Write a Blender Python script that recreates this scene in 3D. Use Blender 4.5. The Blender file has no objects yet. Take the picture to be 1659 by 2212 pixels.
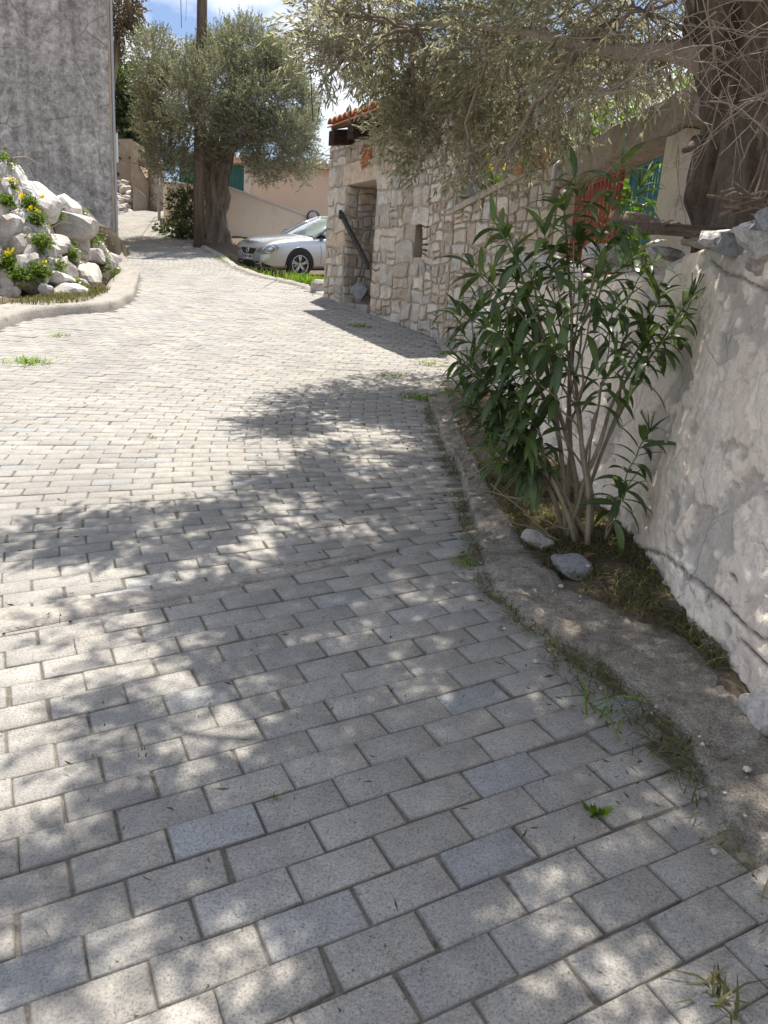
import bpy, bmesh, math, random
import numpy as np
from mathutils import Vector, Matrix, noise
from mathutils.bvhtree import BVHTree
random.seed(7); rng = np.random.default_rng(7)
SC = bpy.context.scene; COL = SC.collection
# ------------------------------------------------------------------ camera maths (same camera as the one built below)
F = 1660.; CX, CY = 829.5, 1106.; CZ = 1.354
PI = math.pi
SUN_AZ, SUN_EL = math.radians(12), math.radians(73)
_p = math.radians(16); _r = math.radians(4)
FW = np.array([0, math.cos(_p), -math.sin(_p)]); _rt = np.array([1., 0, 0]); _up = np.cross(_rt, FW)
RX = _rt*math.cos(_r) + _up*math.sin(_r); UP = -_rt*math.sin(_r) + _up*math.cos(_r)
def ray(u, v): return (u-CX)/F*RX - (v-CY)/F*UP + FW
def at(u, v, y):
    d = ray(u, v); q = d*(y/d[1]); return np.array([q[0], q[1], q[2]+CZ])
def _ib(y, a, b, k):
    if y < a: return 0
    if y < b: return k*(y-a)**2/(2*(b-a))
    return k*(b-a)/2 + k*(y-b)
def gz(x, y):                       # height of the road: climbs away from the camera, steeper further up
    y2 = min(y, 60); x2 = max(min(x, 8), -12)
    return .0286*x2 + .0683*y2 + _ib(y2, 6.5, 10, .06) + _ib(y2, 17, 24, .06) - _ib(y2, 30, 36, .16)
def G(u, v, dz=0.):
    y = .4
    while y < 60:
        q = at(u, v, y)
        if q[2] <= gz(q[0], q[1]) + dz: return q
        y += .01 + y*.001
    return at(u, v, 60)
# ------------------------------------------------------------------ object helpers
def tag(o, label, cat, group=None):
    o['label'] = label; o['category'] = cat
    if group: o['group'] = group
    return o
def thing(name, label, cat, loc=(0, 0, 0), rz=0, group=None):
    o = bpy.data.objects.new(name, None); COL.objects.link(o); o.empty_display_size = .1
    o.location = tuple(float(c) for c in loc); o.rotation_euler = (0, 0, rz)
    return tag(o, label, cat, group)
def link(me, name, mat, parent=None, smooth=False, local=False):
    mats = mat if isinstance(mat, (list, tuple)) else [mat]
    for m in mats: me.materials.append(m)
    if smooth: me.polygons.foreach_set('use_smooth', [True]*len(me.polygons))
    o = bpy.data.objects.new(name, me); COL.objects.link(o)
    if parent is not None:
        o.parent = parent
        if not local:                                   # vertices were given in world space
            off = Vector((0, 0, 0)); p = parent
            while p is not None: off += p.location; p = p.parent
            me.transform(Matrix.Translation(-off))
    return o
class MB:
    def __init__(s): s.v = []; s.f = []; s.mi = []; s.t = []; s.cur = 0; s.tint = (.5, .5, .5)
    def add(s, vs, fs):
        b = len(s.v); s.v += [tuple(float(c) for c in p) for p in vs]; s.t += [s.tint]*len(vs)
        for f in fs: s.f.append(tuple(i+b for i in f)); s.mi.append(s.cur)
        return b
    def box(s, c, size, rz=0., ax=None):
        hx, hy, hz = [d/2 for d in size]
        vs = [(x, y, z) for x in (-hx, hx) for y in (-hy, hy) for z in (-hz, hz)]
        if ax is None:
            cr, sr = math.cos(rz), math.sin(rz)
            ax = ((cr, sr, 0), (-sr, cr, 0), (0, 0, 1))
        ax = [np.array(a, float) for a in ax]; c = np.array(c, float)
        s.add([c + ax[0]*x + ax[1]*y + ax[2]*z for x, y, z in vs],
              [(0, 1, 3, 2), (4, 6, 7, 5), (0, 4, 5, 1), (2, 3, 7, 6), (0, 2, 6, 4), (1, 5, 7, 3)])
    def tube(s, path, rad, n=8, cap=True):
        path = [np.array(p, float) for p in path]; m = len(path)
        if not hasattr(rad, '__len__'): rad = [rad]*m
        t0 = path[1]-path[0]; t0 = t0/(np.linalg.norm(t0)+1e-9)
        ref = np.array([0, 0, 1.]) if abs(t0[2]) < .9 else np.array([1., 0, 0])
        nx = np.cross(t0, ref); nx /= np.linalg.norm(nx)
        vs = []
        for i in range(m):
            t = path[min(i+1, m-1)] - path[max(i-1, 0)]; t = t/(np.linalg.norm(t)+1e-9)
            nx = nx - t*np.dot(nx, t); nx /= np.linalg.norm(nx)+1e-9; ny = np.cross(t, nx)
            for k in range(n):
                a = 2*PI*k/n; vs.append(path[i] + (nx*math.cos(a)+ny*math.sin(a))*rad[i])
        fs = [(i*n+k, i*n+(k+1) % n, (i+1)*n+(k+1) % n, (i+1)*n+k) for i in range(m-1) for k in range(n)]
        if cap: fs += [tuple(range(n-1, -1, -1)), tuple((m-1)*n+k for k in range(n))]
        s.add(vs, fs)
    def lathe(s, c, axis, prof, n=24):                  # prof: (distance along axis, radius)
        c = np.array(c, float); axis = np.array(axis, float); axis /= np.linalg.norm(axis)
        ref = np.array([0, 0, 1.]) if abs(axis[2]) < .9 else np.array([1., 0, 0])
        ax = np.cross(axis, ref); ax /= np.linalg.norm(ax); ay = np.cross(axis, ax)
        vs = [c + axis*d + (ax*math.cos(2*PI*k/n)+ay*math.sin(2*PI*k/n))*r for d, r in prof for k in range(n)]
        m = len(prof)
        fs = [(i*n+k, i*n+(k+1) % n, (i+1)*n+(k+1) % n, (i+1)*n+k) for i in range(m-1) for k in range(n)]
        s.add(vs, fs)
    def grid(s, P, closed=False):                       # P[i][j] points
        m, n = len(P), len(P[0]); vs = [p for r in P for p in r]
        s.add(vs, [(i*n+j, i*n+j+1, (i+1)*n+j+1, (i+1)*n+j) for i in range(m-1) for j in range(n-1)])
    def prism(s, poly, d):                              # poly: list of 3d points, extruded along vector d
        n = len(poly); poly = [np.array(p, float) for p in poly]; d = np.array(d, float)
        s.add(poly + [p+d for p in poly], [tuple(range(n-1, -1, -1)), tuple(range(n, 2*n))] +
              [(k, (k+1) % n, n+(k+1) % n, n+k) for k in range(n)])
    def build(s, name, mat, parent=None, smooth=False, local=False):
        me = bpy.data.meshes.new(name); me.from_pydata(s.v, [], s.f)
        if max(s.mi, default=0) > 0: me.polygons.foreach_set('material_index', s.mi)
        a = me.attributes.new('tint', 'FLOAT_COLOR', 'POINT')
        a.data.foreach_set('color', np.array([(*t, 1) for t in s.t], np.float32).ravel())
        me.update()
        return link(me, name, mat, parent, smooth, local)
def np_mesh(name, V, Q, tint=None, uv=None):
    me = bpy.data.meshes.new(name); V = np.asarray(V, np.float32); Q = np.asarray(Q, np.int32)
    me.vertices.add(len(V)); me.vertices.foreach_set('co', V.ravel())
    k = Q.shape[1]; me.loops.add(Q.size); me.loops.foreach_set('vertex_index', Q.ravel())
    me.polygons.add(len(Q)); me.polygons.foreach_set('loop_start', np.arange(0, Q.size, k, dtype=np.int32))
    me.update(calc_edges=True)
    if tint is not None:
        a = me.attributes.new('tint', 'FLOAT_COLOR', 'POINT')
        a.data.foreach_set('color', np.concatenate([tint, np.ones((len(V), 1))], 1).astype(np.float32).ravel())
    return me
def nrm(a): return a/(np.linalg.norm(a, axis=-1, keepdims=True)+1e-9)
def N3(x, y, z): return noise.noise(Vector((float(x), float(y), float(z))))
def FB(x, y, z, o=4): return noise.fractal(Vector((float(x), float(y), float(z))), .8, 2.1, o)
# ------------------------------------------------------------------ materials
class NT:
    def __init__(s, name):
        s.m = bpy.data.materials.new(name); s.m.use_nodes = True; s.t = s.m.node_tree; s.t.nodes.clear()
        s.out = s.n('ShaderNodeOutputMaterial')
    def n(s, typ, **kw):
        nd = s.t.nodes.new(typ)
        for k, v in kw.items(): setattr(nd, k, v)
        return nd
    def l(s, a, b): s.t.links.new(a, b)
    def co(s, kind='Object'): return s.n('ShaderNodeTexCoord').outputs[kind]
    def pos(s): return s.n('ShaderNodeNewGeometry').outputs['Position']
    def noise(s, vec, scale, detail=4, rough=.6, sc3=None):
        if sc3:
            mp = s.n('ShaderNodeMapping'); mp.inputs['Scale'].default_value = sc3; s.l(vec, mp.inputs[0]); vec = mp.outputs[0]
        nd = s.n('ShaderNodeTexNoise'); nd.inputs['Scale'].default_value = scale
        nd.inputs['Detail'].default_value = detail; nd.inputs['Roughness'].default_value = rough
        s.l(vec, nd.inputs['Vector']); return nd.outputs['Fac']
    def vor(s, vec, scale, feature='F1'):
        nd = s.n('ShaderNodeTexVoronoi', feature=feature); nd.inputs['Scale'].default_value = scale
        s.l(vec, nd.inputs['Vector']); return nd
    def ramp(s, fac, stops, interp='LINEAR'):
        nd = s.n('ShaderNodeValToRGB'); nd.color_ramp.interpolation = interp; e = nd.color_ramp.elements
        while len(e) < len(stops): e.new(.5)
        for el, (p, c) in zip(e, stops):
            el.position = p; el.color = (*c, 1) if hasattr(c, '__len__') else (c, c, c, 1)
        s.l(fac, nd.inputs[0]); return nd.outputs[0]
    def mix(s, fac, a, b, mode='MIX'):
        nd = s.n('ShaderNodeMixRGB', blend_type=mode)
        for i, x in ((0, fac), (1, a), (2, b)):
            if isinstance(x, (int, float)): nd.inputs[i].default_value = x if i == 0 else (x, x, x, 1)
            elif isinstance(x, tuple): nd.inputs[i].default_value = (*x, 1)
            else: s.l(x, nd.inputs[i])
        return nd.outputs[0]
    def math(s, op, a, b=0.):
        nd = s.n('ShaderNodeMath', operation=op)
        for i, x in ((0, a), (1, b)):
            if isinstance(x, (int, float)): nd.inputs[i].default_value = x
            else: s.l(x, nd.inputs[i])
        return nd.outputs[0]
    def attr(s, name='tint'):
        a = s.n('ShaderNodeAttribute', attribute_name=name); sp = s.n('ShaderNodeSeparateColor'); s.l(a.outputs['Color'], sp.inputs[0])
        return sp.outputs
    def bump(s, h, strength=.5, dist=.01, prev=None):
        b = s.n('ShaderNodeBump'); b.inputs['Strength'].default_value = strength; b.inputs['Distance'].default_value = dist
        s.l(h, b.inputs['Height'])
        if prev is not None: s.l(prev, b.inputs['Normal'])
        return b.outputs[0]
    def bsdf(s, col, rough=.85, normal=None, metal=0., spec=.3, coat=0.):
        b = s.n('ShaderNodeBsdfPrincipled'); b.inputs['Specular IOR Level'].default_value = spec
        if isinstance(col, tuple): b.inputs['Base Color'].default_value = (*col, 1)
        else: s.l(col, b.inputs['Base Color'])
        if isinstance(rough, (int, float)): b.inputs['Roughness'].default_value = rough
        else: s.l(rough, b.inputs['Roughness'])
        b.inputs['Metallic'].default_value = metal; b.inputs['Coat Weight'].default_value = coat
        if normal is not None: s.l(normal, b.inputs['Normal'])
        s.l(b.outputs[0], s.out.inputs[0]); return b
def m_mottle(name, c1, c2, scale=3., rough=.9, bscale=60., bstr=.4, bdist=.004, c3=None, metal=0., spec=.3, fine=.25):
    t = NT(name); p = t.co()
    n1 = t.noise(p, scale, 5, .65); col = t.mix(t.ramp(n1, [(.35, 0.), (.68, 1.)]), c1, c2)
    if c3: col = t.mix(t.ramp(t.noise(p, scale*2.3, 4, .7), [(.56, 0.), (.7, 1.)]), col, c3)
    nf = t.noise(p, bscale, 3, .7)
    col = t.mix(fine, col, t.ramp(nf, [(.3, .25), (.7, 1.)]), 'MULTIPLY')
    t.bsdf(col, rough, t.bump(nf, bstr, bdist), metal, spec); return t.m
def m_plain(name, c, rough=.6, metal=0., spec=.4, coat=0.):
    t = NT(name); n = t.noise(t.co(), 40, 2); t.bsdf(t.mix(.12, c, t.ramp(n, [(.3, .5), (.7, 1.)]), 'MULTIPLY'), rough, None, metal, spec, coat); return t.m
def m_leaf(name, c1, c2, trans=.35, rough=.5, spec=.35, rib=None, tr_=(1.25, 1.3, .5)):
    t = NT(name); a = t.attr(); col = t.mix(a[0], c1, c2)
    col = t.mix(1., col, t.ramp(a[1], [(0., .6), (1., 1.35)]), 'MULTIPLY')
    if rib: col = t.mix(t.math('MULTIPLY', a[2], .75), col, rib)
    b = t.bsdf(col, rough, None, 0., spec)
    tr = t.n('ShaderNodeBsdfTranslucent'); t.l(t.mix(1., col, tr_, 'MULTIPLY'), tr.inputs[0])
    mx = t.n('ShaderNodeMixShader'); mx.inputs[0].default_value = trans
    t.l(b.outputs[0], mx.inputs[1]); t.l(tr.outputs[0], mx.inputs[2]); t.l(mx.outputs[0], t.out.inputs[0]); return t.m
def m_paver():
    t = NT('paver_concrete'); a = t.attr(); p = t.pos()
    base = t.ramp(a[0], [(0., (.31, .30, .28)), (.3, (.335, .32, .295)), (.62, (.355, .338, .308)), (.92, (.37, .352, .32)), (.96, (.315, .318, .318)), (1., (.33, .335, .335))])
    base = t.mix(1., base, t.ramp(a[1], [(0., .93), (1., 1.07)]), 'MULTIPLY')
    big = t.noise(p, 1.1, 4, .6); base = t.mix(.5, base, t.ramp(big, [(.3, .74), (.7, 1.08)]), 'MULTIPLY')
    mid = t.noise(p, 14, 4, .7); base = t.mix(.5, base, t.ramp(mid, [(.3, .62), (.66, 1.08)]), 'MULTIPLY')
    sp = t.noise(p, 165, 4, .85); base = t.mix(.75, base, t.ramp(sp, [(.33, .15), (.46, .88), (.66, 1.42)]), 'MULTIPLY')
    sp2 = t.vor(p, 95).outputs['Distance']; base = t.mix(.55, base, t.ramp(sp2, [(.08, .35), (.26, 1.)]), 'MULTIPLY')
    jn = t.noise(p, 4.2, 5, .7); base = t.mix(t.math('MULTIPLY', a[2], t.ramp(jn, [(.45, 0.), (.62, 1.)])), base, (.115, .105, .085)); st = t.noise(p, 2.6, 6, .75); base = t.mix(t.ramp(st, [(.58, 0.), (.76, .5)]), base, (.15, .14, .13))
    sk = t.noise(p, .9, 3, .5, (1.6, .5, 1.)); base = t.mix(t.ramp(sk, [(.52, 0.), (.68, .32)]), base, (.19, .18, .17))
    sm2 = t.noise(p, 5.5, 7, .8); base = t.mix(t.ramp(sm2, [(.60, 0.), (.70, .38)]), base, (.46, .43, .38))
    base = t.mix(t.math('MULTIPLY', a[2], .42), base, (.20, .185, .16))          # dirt caught on the chamfers
    t.bsdf(base, .9, t.bump(sp, .6, .003, t.bump(mid, .3, .006)), 0, .25); return t.m
def m_stone(name, ramp, scale=9.):
    t = NT(name); a = t.attr(); p = t.pos()
    base = t.ramp(a[0], ramp); n1 = t.noise(p, scale, 6, .7)
    base = t.mix(.65, base, t.ramp(n1, [(.3, .5), (.5, .95), (.7, 1.3)]), 'MULTIPLY')
    base = t.mix(1., base, t.ramp(a[1], [(0., .75), (1., 1.2)]), 'MULTIPLY')
    n2 = t.noise(p, 55, 4, .75); base = t.mix(.6, base, t.ramp(n2, [(.34, .4), (.5, 1.), (.7, 1.2)]), 'MULTIPLY')
    base = t.mix(t.ramp(t.noise(p, 3.2, 5, .7), [(.56, 0.), (.7, .55)]), base, (.36, .25, .15))
    h = t.mix(.5, n1, n2); t.bsdf(base, .9, t.bump(h, .8, .02), 0, .25); return t.m
def m_bark(name, c1, c2, sc=(9, 9, 1.3)):
    t = NT(name); p = t.pos(); n = t.noise(p, 1.6, 6, .7, sc); n2 = t.noise(p, 40, 4, .7)
    col = t.ramp(n, [(.28, tuple(x*.35 for x in c1)), (.45, c1), (.68, c2)])
    col = t.mix(.4, col, t.ramp(n2, [(.3, .4), (.7, 1.15)]), 'MULTIPLY')
    t.bsdf(col, .95, t.bump(t.mix(.3, n, n2), 1., .05), 0, .15); return t.m
def m_render_grey():
    t = NT('weathered_cement_render'); p = t.pos()
    w = t.noise(p, 1.1, 3, .5); n1 = t.noise(p, .55, 6, .72); n2 = t.noise(p, 3.6, 8, .8); n3 = t.noise(p, 11, 6, .8)
    col = t.ramp(n1, [(.3, (.37, .342, .305)), (.5, (.48, .45, .405)), (.7, (.60, .565, .51))])
    col = t.mix(.62, col, t.ramp(n2, [(.38, .32), (.49, .85), (.6, 1.35)]), 'MULTIPLY')
    col = t.mix(.62, col, t.ramp(n3, [(.38, .42), (.5, .95), (.62, 1.3)]), 'MULTIPLY')
    stv = t.noise(p, 2.2, 5, .7, (1.6, 1.6, .09)); col = t.mix(.55, col, t.ramp(stv, [(.36, .55), (.55, 1.), (.7, 1.15)]), 'MULTIPLY')
    dp = t.mix(.22, p, t.n('ShaderNodeTexNoise').outputs['Color']); vc = t.vor(dp, .8, 'DISTANCE_TO_EDGE').outputs['Distance']
    col = t.mix(t.math('MULTIPLY', t.ramp(vc, [(.002, 1.), (.010, 0.)]), t.ramp(n1, [(.45, 0.), (.6, .8)])), col, (.11, .10, .09))
    # one pale repaired patch low on the wall
    vm = t.n('ShaderNodeVectorMath', operation='DISTANCE'); t.l(p, vm.inputs[0]); vm.inputs[1].default_value = PATCH
    d = t.math('ADD', vm.outputs['Value'], t.math('MULTIPLY', n2, 1.3))
    col = t.mix(t.ramp(d, [(.62/2, 1.), (.95/2+.1, 0.)]) if False else t.ramp(t.math('MULTIPLY', d, .5), [(.5, .85), (.62, 0.)]), col, (.50, .48, .44))
    t.bsdf(col, .95, t.bump(t.mix(.5, n2, n3), .9, .03), 0, .15); return t.m
def m_whitewash(name='old_whitewash', dirt=1.):
    t = NT(name); p = t.pos(); a = t.attr()
    n1 = t.noise(p, 1.7, 6, .7); n2 = t.noise(p, 7, 7, .75); n3 = t.noise(p, 30, 6, .85)
    col = t.ramp(n1, [(.3, (.78, .655, .52)), (.5, (.89, .785, .66)), (.7, (.92, .845, .74))])
    col = t.mix(t.ramp(n2, [(.56, 0.), (.70, .45*dirt)]), col, (.44, .40, .35))
    col = t.mix(t.ramp(n3, [(.58, 0.), (.68, .55*dirt)]), col, (.34, .31, .28))
    wn_ = t.n('ShaderNodeTexNoise'); wn_.inputs['Scale'].default_value = 5.; wn_.inputs['Detail'].default_value = 6; t.l(p, wn_.inputs['Vector'])
    dp = t.mix(.16, p, wn_.outputs['Color']); vc = t.vor(dp, 3.1, 'DISTANCE_TO_EDGE').outputs['Distance']
    ck = t.math('MULTIPLY', t.ramp(vc, [(.003, 1.), (.016, 0.)]), t.ramp(n1, [(.44, 0.), (.56, 1.)])); col = t.mix(t.math('MULTIPLY', ck, .6), col, (.36, .31, .26))
    n4 = t.noise(p, 75, 4, .8); col = t.mix(t.math('MULTIPLY', t.ramp(n4, [(.60, 0.), (.68, .7)]), t.ramp(n2, [(.42, 0.), (.55, 1.)])), col, (.25, .205, .16))
    st = t.noise(p, 3.2, 6, .75, (1., 1., .35)); col = t.mix(t.ramp(st, [(.56, 0.), (.74, .5)]), col, (.50, .44, .37))
    col = t.mix(a[0], col, (.085, .07, .055))                                      # open cracks and bare spots
    col = t.mix(a[1], col, (.33, .31, .285))
    t.bsdf(col, .9, t.bump(n3, .5, .008, t.bump(t.math('SUBTRACT', t.ramp(n2, [(.46, 0.), (.50, .6), (.6, 1.)]), ck), .55, .012)), 0, .2); return t.m
def m_gutter():
    t = NT('granular_old_concrete'); p = t.pos(); n1 = t.noise(p, 3.5, 6, .75); n2 = t.noise(p, 18, 5, .75); n3 = t.noise(p, 150, 4, .85)
    col = t.ramp(n1, [(.32, (.20, .175, .145)), (.5, (.31, .278, .235)), (.68, (.40, .365, .315))])
    col = t.mix(.7, col, t.ramp(n2, [(.34, .45), (.5, .95), (.66, 1.2)]), 'MULTIPLY'); col = t.mix(.85, col, t.ramp(n3, [(.34, .25), (.48, .9), (.64, 1.5)]), 'MULTIPLY')
    sp = t.vor(p, 85).outputs['Distance']; col = t.mix(t.ramp(sp, [(.10, .7), (.2, 0.)]), col, (.42, .40, .36))
    t.bsdf(col, .95, t.bump(n3, .9, .006, t.bump(n2, .9, .02)), 0, .2); return t.m
def m_soil(name, c1, c2, c3):
    return m_mottle(name, c1, c2, 6, .95, 90, .8, .015, c3, fine=.5)
PATCH = tuple(at(285, 245, 18.8))
M = {}
M['paver'] = m_paver()
M['joint'] = m_soil('joint_sand', (.25, .225, .19), (.16, .145, .12), (.09, .095, .06))
M['concrete'] = m_mottle('rough_concrete', (.34, .305, .26), (.23, .205, .175), 4, .95, 70, .9, .012, (.12, .105, .09), fine=.6)
M['concrete'] = m_gutter()
M['kerb'] = m_mottle('pale_concrete', (.43, .40, .36), (.33, .30, .27), 3, .95, 60, .8, .012, (.22, .20, .17), fine=.5)
M['soil'] = m_soil('dry_soil', (.19, .145, .10), (.11, .085, .06), (.24, .19, .13))
M['grey_render'] = m_render_grey()
M['white'] = m_whitewash()
M['rockwhite'] = m_stone('whitewashed_boulder', [(0., (.44, .40, .36)), (.4, (.56, .52, .48)), (1., (.64, .61, .58))], 5)
M['stone'] = m_stone('house_stone', [(0., (.50, .415, .32)), (.25, (.53, .47, .39)), (.5, (.57, .515, .435)), (.7, (.50, .475, .435)), (.9, (.59, .53, .44)), (1., (.50, .385, .28))], 8)
M['mortar'] = m_mottle('lime_mortar', (.52, .45, .36), (.44, .38, .305), 5, .95, 60, .8, .01, fine=.5)
M['greyrock'] = m_stone('grey_bedrock', [(0., (.25, .255, .265)), (1., (.36, .365, .375))], 4)
M['peach'] = m_mottle('peach_render', (.80, .68, .55), (.76, .64, .51), 1.2, .9, 120, .2, .003, (.70, .59, .48), fine=.12)
M['peach2'] = m_mottle('peach_house_render', (.78, .63, .51), (.74, .59, .475), 1.0, .9, 120, .2, .003, fine=.12)
M['tan'] = m_mottle('tan_blockwork', (.52, .42, .31), (.42, .33, .24), 2, .95, 40, .6, .01, (.60, .54, .46), fine=.4)
M['coping'] = m_mottle('white_coping', (.72, .70, .66), (.6, .58, .54), 3, .8, 60, .3, .004)
M['bark'] = m_bark('olive_bark', (.13, .10, .078), (.25, .205, .165))
M['barkfar'] = m_bark('grey_olive_bark', (.20, .165, .13), (.33, .28, .23), (7, 7, .9))
M['polewood'] = m_bark('weathered_pole_wood', (.15, .115, .085), (.25, .20, .155), (22, 22, .7))
M['wood'] = m_bark('weathered_plank', (.16, .125, .09), (.31, .27, .22), (3, 26, 26))
M['beam'] = m_bark('dark_stained_timber', (.045, .025, .018), (.085, .048, .035), (14, 2, 14))
M['rail'] = m_bark('grey_black_rail', (.06, .058, .055), (.13, .125, .12), (20, 20, 3))
M['paletile'] = m_mottle('pale_old_tile', (.55, .40, .31), (.60, .52, .44), 5, .85, 50, .4, .006, (.62, .58, .52), fine=.3)
M['tile'] = m_mottle('terracotta_tile', (.50, .205, .105), (.38, .16, .09), 5, .85, 50, .4, .006, (.44, .30, .20), fine=.3)
M['terra'] = m_mottle('terracotta', (.50, .20, .10), (.40, .16, .085), 7, .8, 60, .3, .004, (.46, .30, .2))
M['twig'] = m_mottle('bare_twig', (.36, .30, .24), (.27, .22, .175), 12, .9, 60, .3, .003)
M['drystick'] = m_mottle('dry_stick', (.20, .145, .105), (.12, .085, .065), 12, .9, 60, .3, .003)
M['stem'] = m_mottle('oleander_stem', (.36, .30, .215), (.26, .215, .15), 16, .85, 60, .4, .003)
M['greenstem'] = m_mottle('green_stem', (.13, .20, .05), (.10, .15, .04), 16, .6, 60, .2, .002)
M['leaf_olive'] = m_leaf('olive_leaf', (.24, .245, .15), (.52, .505, .40), .52, .5, .45, None, (1.12, 1.12, .88))
M['leaf_far'] = m_leaf('far_olive_leaf', (.175, .20, .115), (.38, .405, .28), .34, .5, .45, None, (1.05, 1.08, .75))
M['leaf_dark'] = m_leaf('evergreen_leaf', (.045, .065, .03), (.11, .14, .06), .25, .5, .3)
M['leaf_brown'] = m_leaf('reddish_leaf', (.11, .085, .06), (.19, .15, .105), .2, .6, .3)
M['leaf_bright'] = m_leaf('bright_garden_leaf', (.12, .24, .02), (.24, .38, .05), .5, .5, .3)
M['leaf_oleander'] = m_leaf('oleander_leaf', (.05, .092, .045), (.15, .215, .06), .32, .32, .5, (.26, .32, .10))
M['grass'] = m_leaf('green_grass', (.10, .20, .025), (.26, .36, .06), .4, .6, .2)
M['drygrass'] = m_leaf('dry_grass', (.065, .085, .025), (.22, .19, .095), .25, .8, .1)
M['oxalis'] = m_leaf('oxalis_leaf', (.09, .16, .03), (.21, .29, .06), .35, .6, .2)
M['yellow'] = m_leaf('yellow_petal', (.80, .62, .01), (.85, .72, .02), .3, .6, .2)
M['litter'] = m_leaf('dry_olive_litter', (.075, .06, .04), (.21, .17, .10), .1, .8, .2)
M['teal'] = m_mottle('teal_paint', (.035, .15, .145), (.03, .12, .125), 6, .5, 60, .1, .002)
M['green'] = m_mottle('green_paint', (.03, .22, .10), (.03, .18, .09), 6, .5, 60, .1, .002)
M['redpaint'] = m_mottle('faded_red_oxide_paint', (.36, .085, .06), (.28, .07, .05), 9, .6, 60, .2, .002, (.33, .14, .10))
M['turq'] = m_mottle('turquoise_paint', (.05, .24, .31), (.045, .19, .25), 9, .5, 60, .2, .002, (.16, .17, .16))
M['plastic'] = m_plain('white_plastic', (.72, .72, .70), .5)
M['pipe'] = m_plain('grey_pipe', (.42, .43, .44), .5)
M['hose'] = m_plain('blue_hose', (.03, .10, .17), .4)
M['wire'] = m_plain('black_wire', (.03, .03, .03), .6)
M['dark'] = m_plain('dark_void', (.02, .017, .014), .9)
M['hole'] = m_mottle('broken_brick_cavity', (.17, .10, .06), (.06, .04, .03), 9, .95, 40, .6, .02)
# ------------------------------------------------------------------ road of concrete pavers
_ga = [(925, 868), (960, 960), (990, 1020), (1008, 1080), (1040, 1200), (1070, 1280), (1130, 1340), (1220, 1402), (1300, 1455), (1390, 1530), (1480, 1605), (1560, 1780), (1640, 1855)]
RIGHT = [(1.55, -4), (1.35, -1), (1.08, .7)]+[(q[0]+.045, q[1]) for q in (G(u, v)[:2] for u, v in _ga[::-1])]+[(.58, 7.2),
         (.63, 7.6), (.66, 8.5), (.58, 10.), (.26, 11.5), (-.5, 12.9), (-1.02, 13.28), *[tuple(G(u, v)[:2]) for u, v in ((692, 638), (645, 617), (600, 607), (555, 597), (500, 577), (470, 553))], (-6.1, 22.8), (-7.4, 25.1), (-8.3, 28.), (-8.4, 31)]
LEFT = [(-5.6, -4), (-5.3, 2), (-5., 6), (-4.8, 8.6), (-4.79, 9.45), (-4.83, 10.28), (-4.59, 10.72), (-4.05, 11.07), (-4.1, 12.2), (-4.47, 13.44), (-4.91, 14.98), (-5.35, 15.6), (-6.3, 18.), (-6.9, 19.35), (-9.6, 27.), (-11, 31)]
def edge_x(L, y):
    for (x0, y0), (x1, y1) in zip(L, L[1:]):
        if y0 <= y <= y1: return x0 + (x1-x0)*(y-y0)/(y1-y0+1e-9)
    return L[-1][0] if y > L[-1][1] else L[0][0]
TH = [(-9, 27.6), (2.4, 27.6), (4., 15), (5.8, 4), (7.5, -5), (9.5, -14), (11, -16), (13, -10), (16, 6), (19, 18), (23, 24), (40, 24)]
def theta(y): return math.radians(np.interp(y, [a for a, b in TH], [b for a, b in TH]))
def und(x, y): return .012*N3(x*.7, y*.7, 3.1) + .004*N3(x*2.6, y*2.6, 8)
PL, PWD = .2165, .1137
c = np.array([-1.0, 1.4]); back = []
while c[1] > -2.5:
    th = theta(c[1]); c = c - np.array([-math.sin(th), math.cos(th)])*PWD; back.append((c.copy(), th))
spine = back[::-1]; c = np.array([-1.0, 1.4])
while c[1] < 30.5:
    th = theta(c[1]); spine.append((c.copy(), th)); c = c + np.array([-math.sin(th), math.cos(th)])*PWD
def pav_pt(i, t): c, th = spine[i]; return c[0]+math.cos(th)*t, c[1]+math.sin(th)*t
pv, pf, pt = [], [], []
R = random.Random(3)
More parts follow.
